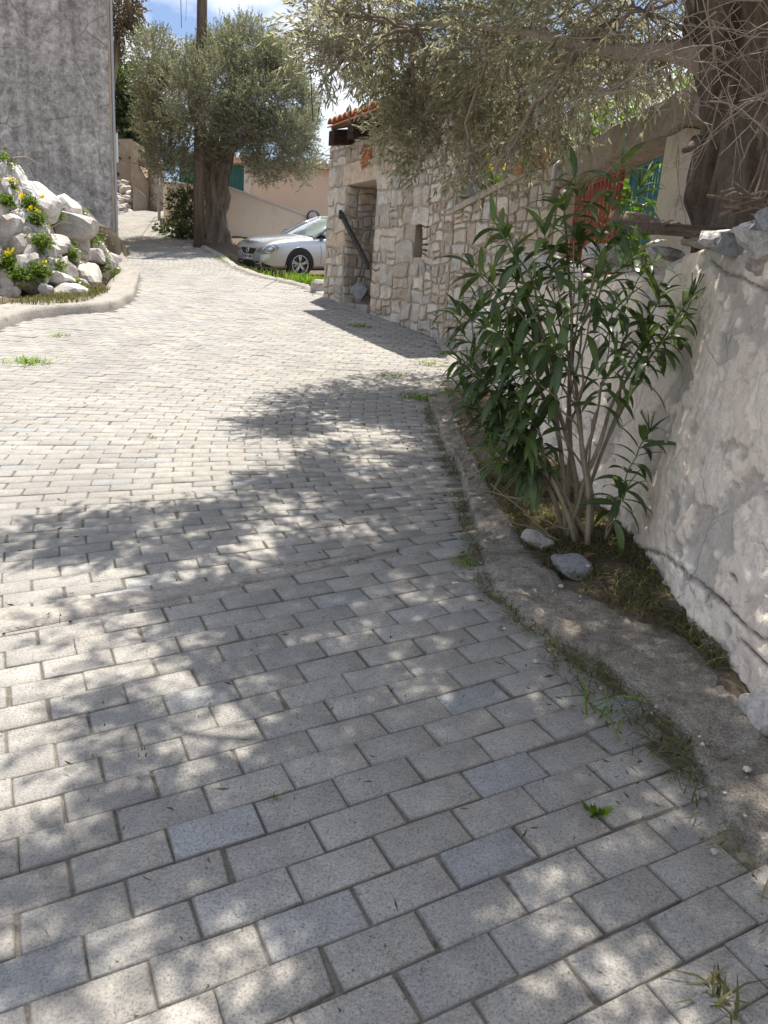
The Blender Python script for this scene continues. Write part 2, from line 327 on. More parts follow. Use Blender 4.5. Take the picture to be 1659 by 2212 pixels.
for i in range(len(spine)-1):
    off = (i % 2)*.5*PL + R.uniform(-.006, .006)
    for k in range(-40, 41):
        t0 = k*PL+off; t1 = t0+PL; g = .0022
        q = [pav_pt(i, t0+g), pav_pt(i, t1-g), pav_pt(i+1, t1-g), pav_pt(i+1, t0+g)]
        mx = sum(a for a, b in q)/4; my = sum(b for a, b in q)/4
        if my > 30 or my < -2.4: continue
        if not (edge_x(LEFT, my)+.03 < mx < edge_x(RIGHT, my)-(.05 if my < 7 else .07)): continue
        # pull the two long sides apart for the joint, jitter a little
        dent = R.random() < .05; cc = R.randrange(4) if R.random() < .14 else -1; jx, jy, ja = R.gauss(0, .0016), R.gauss(0, .0015), R.gauss(0, .008)
        qq = []
        for (a, b), s_ in zip(q, (1, 1, -1, -1)):
            th = spine[i][1]; a += -math.sin(th)*.0018*s_; b += math.cos(th)*.0018*s_
            da, db = a-mx, b-my
            qq.append((mx+da-db*ja+jx, my+db+da*ja+jy))
        z0 = R.gauss(0, .0017)-(.0015 if dent else 0); tx, ty = R.gauss(0, .007), R.gauss(0, .007)
        def zz(a, b): return gz(a, b)+und(a, b)+z0+tx*(a-mx)+ty*(b-my)
        b0 = len(pv); ins = .0042
        if cc >= 0: k_ = R.uniform(.04, .10); qq[cc] = (qq[cc][0]+(mx-qq[cc][0])*k_, qq[cc][1]+(my-qq[cc][1])*k_)
        for lvl, (sc, dz) in enumerate(((1, -.03), (1, -.0042), (0, 0.))):
            for a, b in qq:
                if sc == 0:
                    d = math.hypot(mx-a, my-b); a, b = a+(mx-a)/d*ins*1.6, b+(my-b)/d*ins*1.6
                pv.append((a, b, zz(a, b)+dz))
        rr = (R.random(), R.random())
        pt += [(*rr, .9)]*8 + [(*rr, 0.)]*4
        for l in (0, 4):
            for e in range(4): pf.append((b0+l+e, b0+l+(e+1) % 4, b0+l+4+(e+1) % 4, b0+l+4+e))
        pf.append((b0+8, b0+9, b0+10, b0+11))
me = np_mesh('road', pv, pf, np.array(pt)); road = link(me, 'road', M['paver']); road['kind'] = 'structure'
def sheet(name, xs, ys, zf, mat, kind='structure'):
    V = [(x, y, zf(x, y)) for y in ys for x in xs]; n = len(xs)
    Q = [(j*n+i, j*n+i+1, (j+1)*n+i+1, (j+1)*n+i) for j in range(len(ys)-1) for i in range(n-1)]
    o = link(np_mesh(name, V, Q, np.full((len(V), 3), .5)), name, mat, smooth=True); o['kind'] = kind; return o
xs = list(np.linspace(-9, 3, 61)); ys = list(np.linspace(-3, 31, 171))
V_ = []; nb_ = 45
for y in ys:
    xa, xb = edge_x(LEFT, min(y, 30.9))-.25, edge_x(RIGHT, min(y, 30.9))+(.18 if y < 13.2 else .06)
    for k in range(nb_): x = xa+(xb-xa)*k/(nb_-1); V_.append((x, y, gz(x, y)+und(x, y)-.0075+.0025*N3(x*9, y*9, 1)))
Q_ = [(j*nb_+i, j*nb_+i+1, (j+1)*nb_+i+1, (j+1)*nb_+i) for j in range(len(ys)-1) for i in range(nb_-1)]
o = link(np_mesh('road_bedding', V_, Q_, np.full((len(V_), 3), .5)), 'road_bedding', M['joint'], smooth=True); o['kind'] = 'structure'
def gfar(x, y): return gz(x, max(min(y, 60), -30)) - (.06 if y > 27 else .8) - .02*max(0, abs(x)-12)
xg = [-600, -300, -150, -80, -50, -30, -20, -14, -10, -6, -3, 0, 3, 6, 10, 14, 20, 30, 50, 80, 150, 300, 600]
yg = [-600, -200, -80, -40, -20, -10, -5, 0, 5, 10, 15, 20, 25, 30, 35, 40, 50, 60, 80, 120, 200, 400, 600, 900]
sheet('ground', xg, yg, gfar, M['soil'])
WEDGE = True
# ------------------------------------------------------------------ concrete gutter on the right, kerb apron on the left, kerb by the parking plot
def resample(P, step):
    P = [np.array(p, float) for p in P]; out = [P[0]]; 
    for a, b in zip(P, P[1:]):
        n = max(1, int(np.linalg.norm(b-a)/step))
        out += [a+(b-a)*k/n for k in range(1, n+1)]
    # smooth
    for _ in range(3): out = [out[0]]+[(out[i-1]+2*out[i]+out[i+1])/4 for i in range(1, len(out)-1)]+[out[-1]]
    return out
def band(name, A, B, prof, mat, step=.05, rough=.006, n2=None, seed=0):
    # strip between polyline A (road side) and B; prof: (fraction across, height above the road)
    A = resample(A, step); B = np.array(resample(B, step)); ib = np.linspace(0, len(B)-1, len(A))
    B = [B[int(i)]*(1-(i-int(i)))+B[min(int(i)+1, len(B)-1)]*(i-int(i)) for i in ib]
    P = []
    for a, b in zip(A, B):
        row = []
        for f, h in prof:
            q = a+(b-a)*f; w = N3(q[0]*3, q[1]*3, seed)*.022*(1 if f in (0, prof[0][0]) else .4)
            x, y = q[0]+w, q[1]+w*.5
            row.append((x, y, gz(x, y)+h+rough*2.2*FB(x*5, y*5, seed+2)+rough*FB(x*28, y*28, seed)))
        P.append(row)
    m = MB(); m.grid(P); o = m.build(name, mat, smooth=True); o['kind'] = 'structure'; return o
_gb = [(962, 850), (990, 940), (1035, 1030), (1080, 1105), (1120, 1180), (1165, 1240), (1240, 1300), (1330, 1345), (1410, 1372), (1490, 1420), (1560, 1505), (1655, 1650), (1760, 1790)]
gA = [(1.5, -3), (1.2, -.5), (1.0, .7)]+[tuple(G(u, v)[:2]) for u, v in _ga[::-1]]+[(.50, 7.0), (.6, 7.5)]
gB = [(1.9, -3), (1.55, -.5), (1.38, .8)]+[tuple(G(u, v)[:2]) for u, v in _gb[::-1]]+[(.72, 7.0), (.9, 7.5)]
band('gutter', gA, gB, [(-.05, -.03), (0., .010), (.05, .028), (.14, .036), (.35, .034), (.6, .036), (.85, .042), (1., .04), (1.15, .015)], M['concrete'], .02, .011, seed=5)
vB = [(1.8, y) for x, y in gB]
band('verge_soil', [(x-.06, y) for x, y in gB], vB, [(0., .0), (.08, .035), (.2, .04), (.35, .05), (.5, .065), (.65, .08), (.8, .10), (1., .12)], M['soil'], .04, .02, seed=21)
kA = [(-4.85, 5.), (-4.85, 8.), (-4.83, 9.45), (-4.83, 10.2), (-4.62, 10.66), (-4.2, 10.98), (-4.02, 11.3), (-4.06, 12.2), (-4.42, 13.44), (-4.86, 14.98), (-5.3, 15.7), (-6.3, 18.2), (-6.85, 19.2)]
kB = [(-5.6, 5.), (-5.6, 8.), (-5.6, 9.45), (-5.5, 10.6), (-5.1, 11.15), (-4.75, 11.45), (-4.55, 11.9), (-4.65, 12.6), (-4.95, 13.6), (-5.25, 15.1), (-5.6, 15.9), (-6.5, 18.4), (-6.95, 19.3)]
band('kerb_strip', kA, kB, [(-.03, -.04), (0., .02), (.02, .09), (.06, .125), (.14, .13), (.3, .11), (.5, .105), (.75, .11), (1., .10), (1.1, .02)], M['kerb'], .06, .01, seed=9)
_k = [G(u, v)[:2] for u, v in ((692, 638), (645, 617), (600, 607), (555, 597), (500, 577), (470, 553))]
pA = [(-1.0, 13.3), *[tuple(q) for q in _k], (-6.12, 22.85), (-7.42, 25.1)]
pB = [(-.85, 13.4), *[(q[0]+.12, q[1]+.09) for q in _k], (-6.02, 22.95), (-7.32, 25.2)]
band('kerb_strip', pA, pB, [(-.2, -.04), (0., .008), (.1, .028), (.4, .036), (.7, .034), (1., .03), (1.3, -.10)], M['kerb'], .08, .006, seed=12)
hA = [(.62, 7.6), (.60, 9.), (.5, 10.15), (.2, 11.5), (-.5, 12.75), (-1.02, 13.2)]
hB = [(.95, 7.6), (.85, 9.), (.70, 10.25), (.42, 11.6), (-.35, 12.95), (-.9, 13.4)]
band('gutter', hA, hB, [(-.1, -.03), (0., .02), (.3, .035), (.6, .03), (1., .04), (1.2, .05)], M['kerb'], .08, .01, seed=14)
# raised plots
def sst(a, b, t): t = min(max((t-a)/(b-a), 0), 1); return t*t*(3-2*t)
def plot_z(x, y):           # the parking plot stays flatter than the climbing road beside it
    dk = (x+1.45)*.80+(y-13.6)*.60; g = gz(x, y)-.02; zp = 1.50+.075*(y-19.3)+.02*(x+2.52)
    return g+(min(zp, g)-g)*sst(0, .9, dk)*sst(-4.7, -3.6, x)+.025*FB(x*1.5, y*1.5, 2)
def quadsheet(name, P, nu, nv, zf, mat):
    P = [np.array(p, float) for p in P]; V = []
    for j in range(nv+1):
        for i in range(nu+1):
            u, v = i/nu, j/nv
            q = P[0]*(1-u)*(1-v)+P[1]*u*(1-v)+P[2]*u*v+P[3]*(1-u)*v
            V.append((q[0], q[1], zf(q[0], q[1])))
    n = nu+1; Q = [(j*n+i, j*n+i+1, (j+1)*n+i+1, (j+1)*n+i) for j in range(nv) for i in range(nu)]
    o = link(np_mesh(name, V, Q, np.full((len(V), 3), .5)), name, mat, smooth=True); o['kind'] = 'structure'; return o
quadsheet('parking_plot', [(-1.3, 13.55), (4.5, 14.0), (4.5, 26), (-7.2, 25.2)], 40, 50, plot_z, M['soil'])
BANK = lambda x, y: None

wA = [tuple(G(u, v)[:2]) for u, v in ((-60, 1378), (150, 1340), (400, 1292), (640, 1240), (860, 1190))]; wB = [tuple(G(u, v)[:2]) for u, v in ((-60, 1335), (150, 1305), (400, 1268), (640, 1228), (860, 1184))]
band('mortar_strip', wA, wB, [(-.05, -.004), (.0, .008), (.3, .010), (.7, .010), (1., .008), (1.05, -.004)], M['kerb'], .04, .002, seed=31)
# ------------------------------------------------------------------ masonry: power-diagram stones on a wall plane
def clip(poly, a, b, c):            # keep a*x+b*y <= c
    out = []; n = len(poly)
    for i in range(n):
        p, q = poly[i], poly[(i+1) % n]; dp, dq = a*p[0]+b*p[1]-c, a*q[0]+b*q[1]-c
        if dp <= 0: out.append(p)
        if (dp < 0) != (dq < 0) and dp != dq:
            t = dp/(dp-dq); out.append((p[0]+(q[0]-p[0])*t, p[1]+(q[1]-p[1])*t))
    return out
def inside(poly, x, y):
    r = False; n = len(poly)
    for i in range(n):
        (x0, y0), (x1, y1) = poly[i], poly[(i+1) % n]
        if (y0 > y) != (y1 > y) and x < (x1-x0)*(y-y0)/(y1-y0)+x0: r = not r
    return r
def cells(poly, n, seed, big=.35, asp=1.25, wmax=.02):
    R = random.Random(seed); x0 = min(p[0] for p in poly); x1 = max(p[0] for p in poly); y0 = min(p[1] for p in poly); y1 = max(p[1] for p in poly)
    area = (x1-x0)*(y1-y0); sp = math.sqrt(area/n); S = []; tries = 0
    while len(S) < n and tries < n*60:
        tries += 1; x, y = R.uniform(x0, x1), R.uniform(y0, y1); q_ = R.random(); r = sp*(1.25 if q_ < big*.6 else (.8 if q_ < .55 else .36))
        if all(((x-a)/asp)**2+(y-b)**2 > ((r+q)*.5)**2 for a, b, q in S): S.append((x, y, r))
    out = []
    for i, (x, y, r) in enumerate(S):
        c = list(poly); X, Y = x/asp, y; c = [(p[0]/asp, p[1]) for p in c]
        for j, (a, b, q) in enumerate(S):
            if i == j: continue
            A, B = a/asp, b
            if (A-X)**2+(B-Y)**2 > (6*sp)**2: continue
            w = .5*((A*A+B*B-q*q*.45)-(X*X+Y*Y-r*r*.45)); c = clip(c, A-X, B-Y, w)
            if len(c) < 3: break
        if len(c) >= 3: out.append([(p[0]*asp, p[1]) for p in c])
    return out
def courses(poly, amin, amax, seed, warp=.06, asp=1.5):
    # squared rubble: split the wall again and again into blocks of very different size, then bend the joints
    R = random.Random(seed); out = []
    x0 = min(p[0] for p in poly); x1 = max(p[0] for p in poly); y0 = min(p[1] for p in poly); y1 = max(p[1] for p in poly)
    def rec(a, b, c, d, lim):
        w, h = b-a, d-c
        if w*h < lim or min(w, h) < .07: out.append((a, b, c, d)); return
        f = R.uniform(.32, .68); lim2 = lim if R.random() < .72 else math.exp(R.uniform(math.log(amin), math.log(amax)))
        if w > h*asp*R.uniform(.65, 1.2): m_ = a+w*f; rec(a, m_, c, d, lim2); rec(m_, b, c, d, lim2)
        else: m_ = c+h*f; rec(a, b, c, m_, lim2); rec(a, b, m_, d, lim2)
    ny = max(1, round((y1-y0)/.5))
    for k in range(ny): rec(x0, x1, y0+(y1-y0)*k/ny, y0+(y1-y0)*(k+1)/ny, math.exp(R.uniform(math.log(amin), math.log(amax))))
    res = []
    for a, b, c, d in out:
        P = [(a, c), ((a+b)/2, c), (b, c), (b, (c+d)/2), (b, d), ((a+b)/2, d), (a, d), (a, (c+d)/2)]
        P = [(x+warp*N3(x*3.1+seed, y*3.1, 1)+warp*.5*N3(x*8, y*8, seed), y+warp*N3(x*3.1, y*3.1+seed, 9)+warp*.5*N3(x*8, y*8, seed+5)) for x, y in P]
        n = len(poly); A = area2(poly)
        for i in range(n):
            (px, py), (qx, qy) = poly[i], poly[(i+1) % n]; ex, ey = qx-px, qy-py; s_ = 1 if A > 0 else -1
            P = clip(P, ey*s_, -ex*s_, (ey*px-ex*py)*s_)
            if len(P) < 3: break
        if len(P) >= 3: res.append(P)
    return res
def area2(P): return .5*sum(P[i][0]*P[(i+1) % len(P)][1]-P[(i+1) % len(P)][0]*P[i][1] for i in range(len(P)))
def stone_face(m, poly, frame, gap, depth, R, tint=None, skip=None, rnd=1):
    # poly in (s,t); frame(s,t,d) -> world point, d = distance out of the wall
    A = area2(poly)
    if abs(A) < .0012: return
    if A < 0: poly = poly[::-1]
    cx = sum(p[0] for p in poly)/len(poly); cy = sum(p[1] for p in poly)/len(poly)
    if skip and skip(poly): return
    P = []
    for x, y in poly:
        d = math.hypot(x-cx, y-cy); k = max(.45, 1-gap/d*1.15); P.append((cx+(x-cx)*k, cy+(y-cy)*k))
    # subdivide the long edges, round the corners, roughen
    for _ in range(rnd):
        Q = []
        for i in range(len(P)):
            p, q = P[i], P[(i+1) % len(P)]; Q += [(p[0]*.84+q[0]*.16, p[1]*.84+q[1]*.16), (p[0]*.5+q[0]*.5, p[1]*.5+q[1]*.5), (p[0]*.16+q[0]*.84, p[1]*.16+q[1]*.84)]
        P = Q
        if len(P) > 26: break
    sz = math.sqrt(abs(A)); sd = R.uniform(0, 99)
    P = [(x+N3(x*9, y*9, sd)*.05*sz, y+N3(x*9, y*9, sd+7)*.05*sz) for x, y in P]
    n = len(P); dd = depth*R.uniform(.6, 1.25); tx, ty = R.gauss(0, .05), R.gauss(0, .05); vs = []
    for k, d in ((1., -.02), (1., dd*.62), (.9, dd*.95), (.55, dd*1.08)):
        for x, y in P:
            px, py = cx+(x-cx)*k, cy+(y-cy)*k
            e = d+(tx*(px-cx)+ty*(py-cy)+.10*sz*N3(px*7, py*7, sd) if d > 0 else 0)
            vs.append(frame(px, py, e))
    vs.append(frame(cx, cy, dd*1.1+.05*sz*N3(cx*7, cy*7, sd)))
    m.tint = tint or (R.random(), R.random(), 0)
    fs = [(l*n+k, l*n+(k+1) % n, (l+1)*n+(k+1) % n, (l+1)*n+k) for l in range(3) for k in range(n)]
    fs += [(3*n+k, 3*n+(k+1) % n, 4*n) for k in range(n)]
    m.add(vs, fs)
def poly_prism(m, poly, frame, d0, d1):
    n = len(poly); vs = [frame(x, y, d0) for x, y in poly]+[frame(x, y, d1) for x, y in poly]
    m.add(vs, [tuple(range(n-1, -1, -1)), tuple(range(n, 2*n))]+[(k, (k+1) % n, n+(k+1) % n, n+k) for k in range(n)])
def plane_frame(A, B):
    A = np.array(A, float); B = np.array(B, float); L = np.linalg.norm(B-A); e = (B-A)/L; nn = np.array([-e[1], e[0]])  # left normal
    def fr(s, t, d, sgn=1): q = A+e*s-nn*d*sgn; return (q[0], q[1], t)
    return fr, L, e, nn
def ss(fr_A, fr_B, u):           # distance along the wall A->B at which image column u (of a level ray) meets it
    A = np.array(fr_A); B = np.array(fr_B); k = ray(u, 640); e = (B-A)/np.linalg.norm(B-A)
    # A + e s = k t
    s, t = np.linalg.solve(np.array([[e[0], -k[0]], [e[1], -k[1]]]), -A); return s
# ------------------------------------------------------------------ stone house
HA, HB = (-1.27, 13.5), (.60, 10.0)
hf0, HL, he, hn = plane_frame(HA, HB)
# make sure d>0 points at the road (to the left / towards the camera)
def hf(s, t, d):
    q = np.array(HA)+he*s + HN*d; return (q[0], q[1], t)
HN = np.array([he[1], -he[0]])
if HN[0] > 0: HN = -HN
house = thing('stone_house', 'small rubble stone house with tiled eave, dark beams and a deep empty doorway', 'house', (*HA, 1.15))
zg = lambda s: gz(HA[0]+he[0]*s, HA[1]+he[1]*s)-.05
def zat(u, v, s): return at(u, v, HA[1]+he[1]*s)[2]
sD0, sD1 = ss(HA, HB, 739), ss(HA, HB, 801)
zL0 = zat(739, 393, sD0); zL = zL0 - .04; TOPZ = 4.22; zLt = zL+.30
TOPZ = zat(712, 303, 0)
m = MB(); R = random.Random(11); DEP = .62
R_ = lambda a, b, c, d: [(a, c), (b, c), (b, d), (a, d)]
poly_prism(m, R_(0, sD0-.18, zL, zLt), hf, -DEP, 0.); m.cur = 1
for a_, b_ in ((0, (sD0-.18)*.55), ((sD0-.18)*.55, sD0-.18)): stone_face(m, R_(a_, b_, zL, zLt), hf, .015, .022, R)
segs = [([(0, zg(0)), (sD0, zg(sD0)), (sD0, zL), (0, zL)], 17, .8), (R_(0, HL, zLt, TOPZ), 100, .5), ([(sD1, zg(sD1)), (HL, zg(HL)), (HL, zLt), (sD1, zLt)], 240, .5)]
hole = (ss(HA, HB, 900), zat(900, 505, ss(HA, HB, 900)))
hw, hh = .15, .21
hole_poly = [((x-hole[0])*.8+hole[0], (y-hole[1])*.8+hole[1]) for x, y in [(hole[0]-.13, hole[1]-.22), (hole[0]+.02, hole[1]-.27), (hole[0]+.06, hole[1]-.12), (hole[0]+.14, hole[1]-.10), (hole[0]+.16, hole[1]+.1), (hole[0]+.07, hole[1]+.24), (hole[0]-.04, hole[1]+.21), (hole[0]-.05, hole[1]+.05), (hole[0]-.15, hole[1]-.05)]]
for k, (poly, n, big) in enumerate(segs):
    m.cur = 0; m.tint = (.5, .5, 0)
    if k < 2: poly_prism(m, poly, hf, -DEP, 0.)
    else:   # leave a hollow where the wall is broken
        a0, a1, b0, b1 = hole[0]-.17, hole[0]+.19, hole[1]-.29, hole[1]+.26
        zb = min(zg(sD1), zg(HL))
        poly_prism(m, [(sD1, zg(sD1)), (HL, zg(HL)), (HL, b0), (sD1, b0)], hf, -DEP, 0.)
        poly_prism(m, R_(sD1, a0, b0+.0005, b1), hf, -DEP, 0.); poly_prism(m, R_(a1, HL, b0+.0005, b1), hf, -DEP, 0.)
        poly_prism(m, R_(sD1, HL, b1+.0005, zLt), hf, -DEP, 0.); poly_prism(m, R_(a0+.0005, a1-.0005, b0+.001, b1-.001), hf, -DEP, -.2)
    m.cur = 1
    skip = (lambda c: inside(c, *hole) or inside(c, hole[0], hole[1]-.12) or inside(hole_poly, sum(p[0] for p in c)/len(c), sum(p[1] for p in c)/len(c))) if k == 2 else None
    for c in courses(poly, *((.03, .16), (.018, .13), (.016, .14))[k], 40+k): stone_face(m, c, hf, .014, .024, R, skip=skip)
# far jamb of the doorway (its inner face looks at the road uphill of the camera) and back of the recess
def jf(s, t, d):  # s = depth into the wall, t = height, d = out of the jamb face
    q = np.array(HA)+he*(sD0+d)-HN*s; return (q[0], q[1], t)
for c in courses(R_(.0, DEP, zg(sD0), zL), .02, .12, 77): m.cur = 1; stone_face(m, c, jf, .012, .022, R)
def j2(s, t, d):
    q = np.array(HA)+he*(sD1-d)-HN*s; return (q[0], q[1], t)
for c in courses(R_(.0, DEP, zg(sD1), zL), .02, .08, 78): stone_face(m, c, j2, .012, .02, R)
m.cur = 0; m.tint = (.5, .5, 0)
# rest of the house behind the front wall
poly_prism(m, R_(.0, HL, .5, TOPZ-.02), lambda s, t, d: hf(s, t, d), -3.4, -3.1)
for s0 in (0., HL-.55): poly_prism(m, R_(s0, s0+.55, .6, TOPZ-.01), hf, -3.1, -DEP-.001)
def ef(s, t, d):   # near end wall, d out towards the camera
    q = np.array(HA)+he*(HL+d)-HN*s; return (q[0], q[1], t)
def ef0(s, t, d):
    q = np.array(HA)-he*d-HN*s; return (q[0], q[1], t)
m.cur = 1
for c in courses(R_(0, 3.4, .8, TOPZ), .012, .09, 90): stone_face(m, c, ef, .013, .03, R)
for c in courses(R_(0, 3.4, .9, TOPZ), .03, .12, 91): stone_face(m, c, ef0, .013, .03, R)
m.build('wall', [M['mortar'], M['stone']], house, smooth=False)
m = MB(); m.tint = (.9, .6, 0); stone_face(m, R_(sD0-.18, sD1+.16, zL+.002, zLt-.002), hf, .006, .04, R, (.97, .75, 0), rnd=1)
poly_prism(m, R_(sD0-.17, sD1+.15, zL, zLt-.004), hf, -DEP, .012); m.build('lintel', M['stone'], house)
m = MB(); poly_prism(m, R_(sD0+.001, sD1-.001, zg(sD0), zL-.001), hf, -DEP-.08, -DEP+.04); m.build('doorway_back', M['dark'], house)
m = MB(); poly_prism(m, R_(sD0+.0, sD1, zg(sD0)-.1, zg(sD0)+.06), hf, -DEP+.05, .05); m.build('door_step', M['kerb'], house)
m = MB(); m.tint = (.5, .5, 0); cx_, cy_ = hole
poly_prism(m, hole_poly, hf, -.195, -.19)
for k in range(9): m.box(hf(cx_+R.uniform(-.1, .12), cy_+R.uniform(-.2, .2), -.12), (R.uniform(.07, .16), R.uniform(.08, .14), R.uniform(.06, .12)), R.uniform(0, 3))
m.build('wall_cavity', M['hole'], house)
# terracotta vent
sV = ss(HA, HB, 779); zV = zat(779, 338, sV); m = MB()
poly_prism(m, R_(sV-.15, sV+.15, zV-.17, zV+.17), hf, .0, .035)
for k in range(26):
    a = R.uniform(-.12, .12); b = R.uniform(-.14, .14); m.box(hf(sV+a, zV+b, .05), (.03, .05, .02), R.uniform(0, 3), None)
m.build('vent_block', M['terra'], house)
# roof beams, boarding and barrel tiles
sB1 = ss(HA, HB, 747); pE = np.array(hf(sB1-.12, 0, .38)); zE = at(690, 277, pE[1])[2]
roof_th = thing  # (kept simple: roof is a part)
m = MB()
def rf(s, q, h):            # s along eave, q back from the eave edge, h above roof plane
    return hf(s, zE+.02+q*.28+h, .38-q)
V0 = sB1-.16; nt_ = 19; wt = (HL-V0+.2)/nt_
def roofbox(m, s0, s1, q0, q1, h0, h1):
    m.add([rf(s, q, h) for s in (s0, s1) for q in (q0, q1) for h in (h0, h1)], [(0, 1, 3, 2), (4, 6, 7, 5), (0, 4, 5, 1), (2, 3, 7, 6), (0, 2, 6, 4), (1, 5, 7, 3)])
for k in range(nt_):
    s = V0+wt*(k+.5)
    for j in range(9):
        q0, q1 = j*.26, j*.26+.31
        P = []
        for q, lift, r in ((q0, .035, wt*.44), (q1, .0, wt*.36)):
            P.append([rf(s+math.cos(a)*r, q, .015+lift+math.sin(a)*r*.85) for a in np.linspace(0, PI, 9)])
        m.grid(P)
        P2 = [[rf(s+math.cos(a)*(r-.014), q, .005+lift+math.sin(a)*(r-.014)*.85) for a in np.linspace(PI, 0, 9)] for q, lift, r in ((q0, .035, wt*.44), (q0+.12, .02, wt*.42))]
        m.grid(P2)
        m.grid([P[0], [p for p in P2[0][::-1]]])
roofbox(m, V0, V0+nt_*wt, .0, 2.3, -.005, .012)
roof = m.build('roof', M['tile'], house, smooth=True)
m = MB(); roofbox(m, V0+.02, V0+nt_*wt-.02, .06, 2.28, -.045, -.007); m.build('eave_board', M['wood'], roof)
for u in (742, 787, 838, 900, 975):
    s = ss(HA, HB, u) if u > 742 else sB1
    m = MB(); vs = [hf(a, zE-.05+b+(.46-d)*.16, d) for a in (s-.10, s+.10) for b in (-.20, 0.) for d in (.37, -.1)]
    m.add(vs, [(0, 1, 3, 2), (4, 6, 7, 5), (0, 4, 5, 1), (2, 3, 7, 6), (0, 2, 6, 4), (1, 5, 7, 3)]); m.build('roof_beam', M['beam'], house)
# rail leaning across the doorway
a = np.array(hf(ss(HA, HB, 733)+.02, zat(733, 458, sD0-.03), .075)); b = np.array(hf(ss(HA, HB, 803)+.03, zat(803, 578, sD1), .10))
rail = thing('rail', 'dark weathered rail slanting down across the doorway of the stone house', 'rail', a)
m = MB(); d = b-a; Lr = np.linalg.norm(d); d = d/Lr; e2 = np.cross(d, np.array([HN[0], HN[1], 0])); e2 /= np.linalg.norm(e2); e3 = np.cross(d, e2)
m.box((a+b)/2, (Lr, .06, .03), ax=(d, e2, e3)); m.box((a+b)/2-e2*.035+e3*.0, (Lr*.99, .014, .05), ax=(d, e2, e3)); m.build('bar', M['rail'], rail)
m = MB(); m.box(a+d*.1, (.07, .08, .07), ax=(d, e2, e3)); m.build('bracket', M['rail'], rail)
# ------------------------------------------------------------------ rocks
def rock_mesh(m, c, size, seed, rz=0., tilt=(0, 0), planes=13, rough=.06, tint=None, sub=3, soft=9.):
    R = random.Random(seed); bm = bmesh.new(); bmesh.ops.create_icosphere(bm, subdivisions=sub, radius=1.)
    pl = []
    for k in range(planes):
        n = np.array([R.gauss(0, 1) for _ in range(3)]); n /= np.linalg.norm(n); pl.append((n, R.uniform(.58, .95)))
    for ax in range(3):
        for sg in (-1, 1): n = np.zeros(3); n[ax] = sg; n += np.array([R.gauss(0, .12) for _ in range(3)]); n /= np.linalg.norm(n); pl.append((n, R.uniform(.78, .95)))
    Mx = Matrix.Rotation(rz, 3, 'Z') @ Matrix.Rotation(tilt[0], 3, 'X') @ Matrix.Rotation(tilt[1], 3, 'Y'); vs = []
    for v in bm.verts:
        d = np.array(v.co); rs = [h/max(1e-3, d@n) for n, h in pl if d@n > .15]
        r = -math.log(sum(math.exp(-soft*x) for x in rs)+1e-12)/soft if rs else 1.
        q = d*r; q *= 1+rough*FB(q[0]*1.6+seed, q[1]*1.6, q[2]*1.6, 3)+rough*.5*N3(q[0]*6+seed, q[1]*6, q[2]*6)
        q = Mx @ Vector((q[0]*size[0]/2, q[1]*size[1]/2, q[2]*size[2]/2)); vs.append((q.x+c[0], q.y+c[1], q.z+c[2]))
    m.tint = tint or (R.random(), R.random(), 0); m.add(vs, [tuple(v.index for v in f.verts) for f in bm.faces]); bm.free()
ROCKS = [(50, 330, 150, 340), (165, 310, 170, 270), (190, 470, 150, 310), (60, 590, 160, 210), (130, 700, 170, 160), (285, 690, 190, 250), (370, 490, 270, 310), (600, 550, 250, 210), (640, 730, 450, 230), (60, 870, 210, 410),
 (220, 930, 170, 240), (312, 890, 110, 180), (425, 990, 200, 230), (525, 915, 240, 200), (745, 915, 180, 160), (745, 1025, 130, 110), (880, 1010, 140, 140), (960, 1090, 200, 330), (825, 1200, 190, 280), (632, 1150, 180, 180),
 (572, 1232, 270, 150), (640, 1400, 340, 250), (290, 1170, 150, 310), (304, 1015, 120, 170), (90, 1225, 130, 180), (220, 1262, 120, 130), (60, 1362, 130, 100), (156, 1350, 95, 100), (30, 1440, 110, 100), (1080, 1085, 140, 230),
 (1125, 1180, 140, 110), (1120, 1245, 130, 70), (583, 1062, 120, 100), (785, 1290, 110, 120), (0, 1080, 90, 260), (240, 805, 140, 150), (455, 610, 210, 150), (405, 800, 130, 120), (10, 450, 120, 150), (480, 1100, 150, 140), (400, 1180, 140, 160), (690, 1010, 110, 120), (440, 1330, 130, 130), (700, 560, 130, 130), (820, 700, 140, 160)]
def bank_y(u, v):
    yb = np.interp(u, [-60, 0, 110, 180, 215, 245, 275], [11.2, 11.35, 11.45, 11.9, 13.1, 14.4, 15.0]); vb = np.interp(u, [0, 180, 275], [668, 655, 612])
    k = np.interp(u, [0, 90, 150, 200, 245], [.0045, .006, .012, .022, .036]); return yb + max(0, vb-v)*k
rubble = thing('rubble_wall', 'rough bank wall of big whitewashed boulders with yellow flowers between them', 'stone wall', (-5.4, 12, .9))
R = random.Random(5)
for i, (zx, zy, w_, h_) in enumerate(ROCKS):
    u, v = zx*.228, 324+zy*.228; y = bank_y(u, v); sc = y/F*.228; w, h = w_*sc*1.38, h_*sc*1.34; dpt = max(w, h)*R.uniform(.8, 1.1)
    c = at(u, v, y+dpt*.22); m = MB()
    brown = i in (15, 25, 26, 27, 28)
    rock_mesh(m, c, (w, dpt, h), 100+i, R.uniform(-.15, .15), (R.uniform(-.15, .15), R.uniform(-.25, .25)), 12, .05, soft=22)
    m.build('stone', M['rockwhite'] if not brown else M['stone'], rubble, smooth=False)
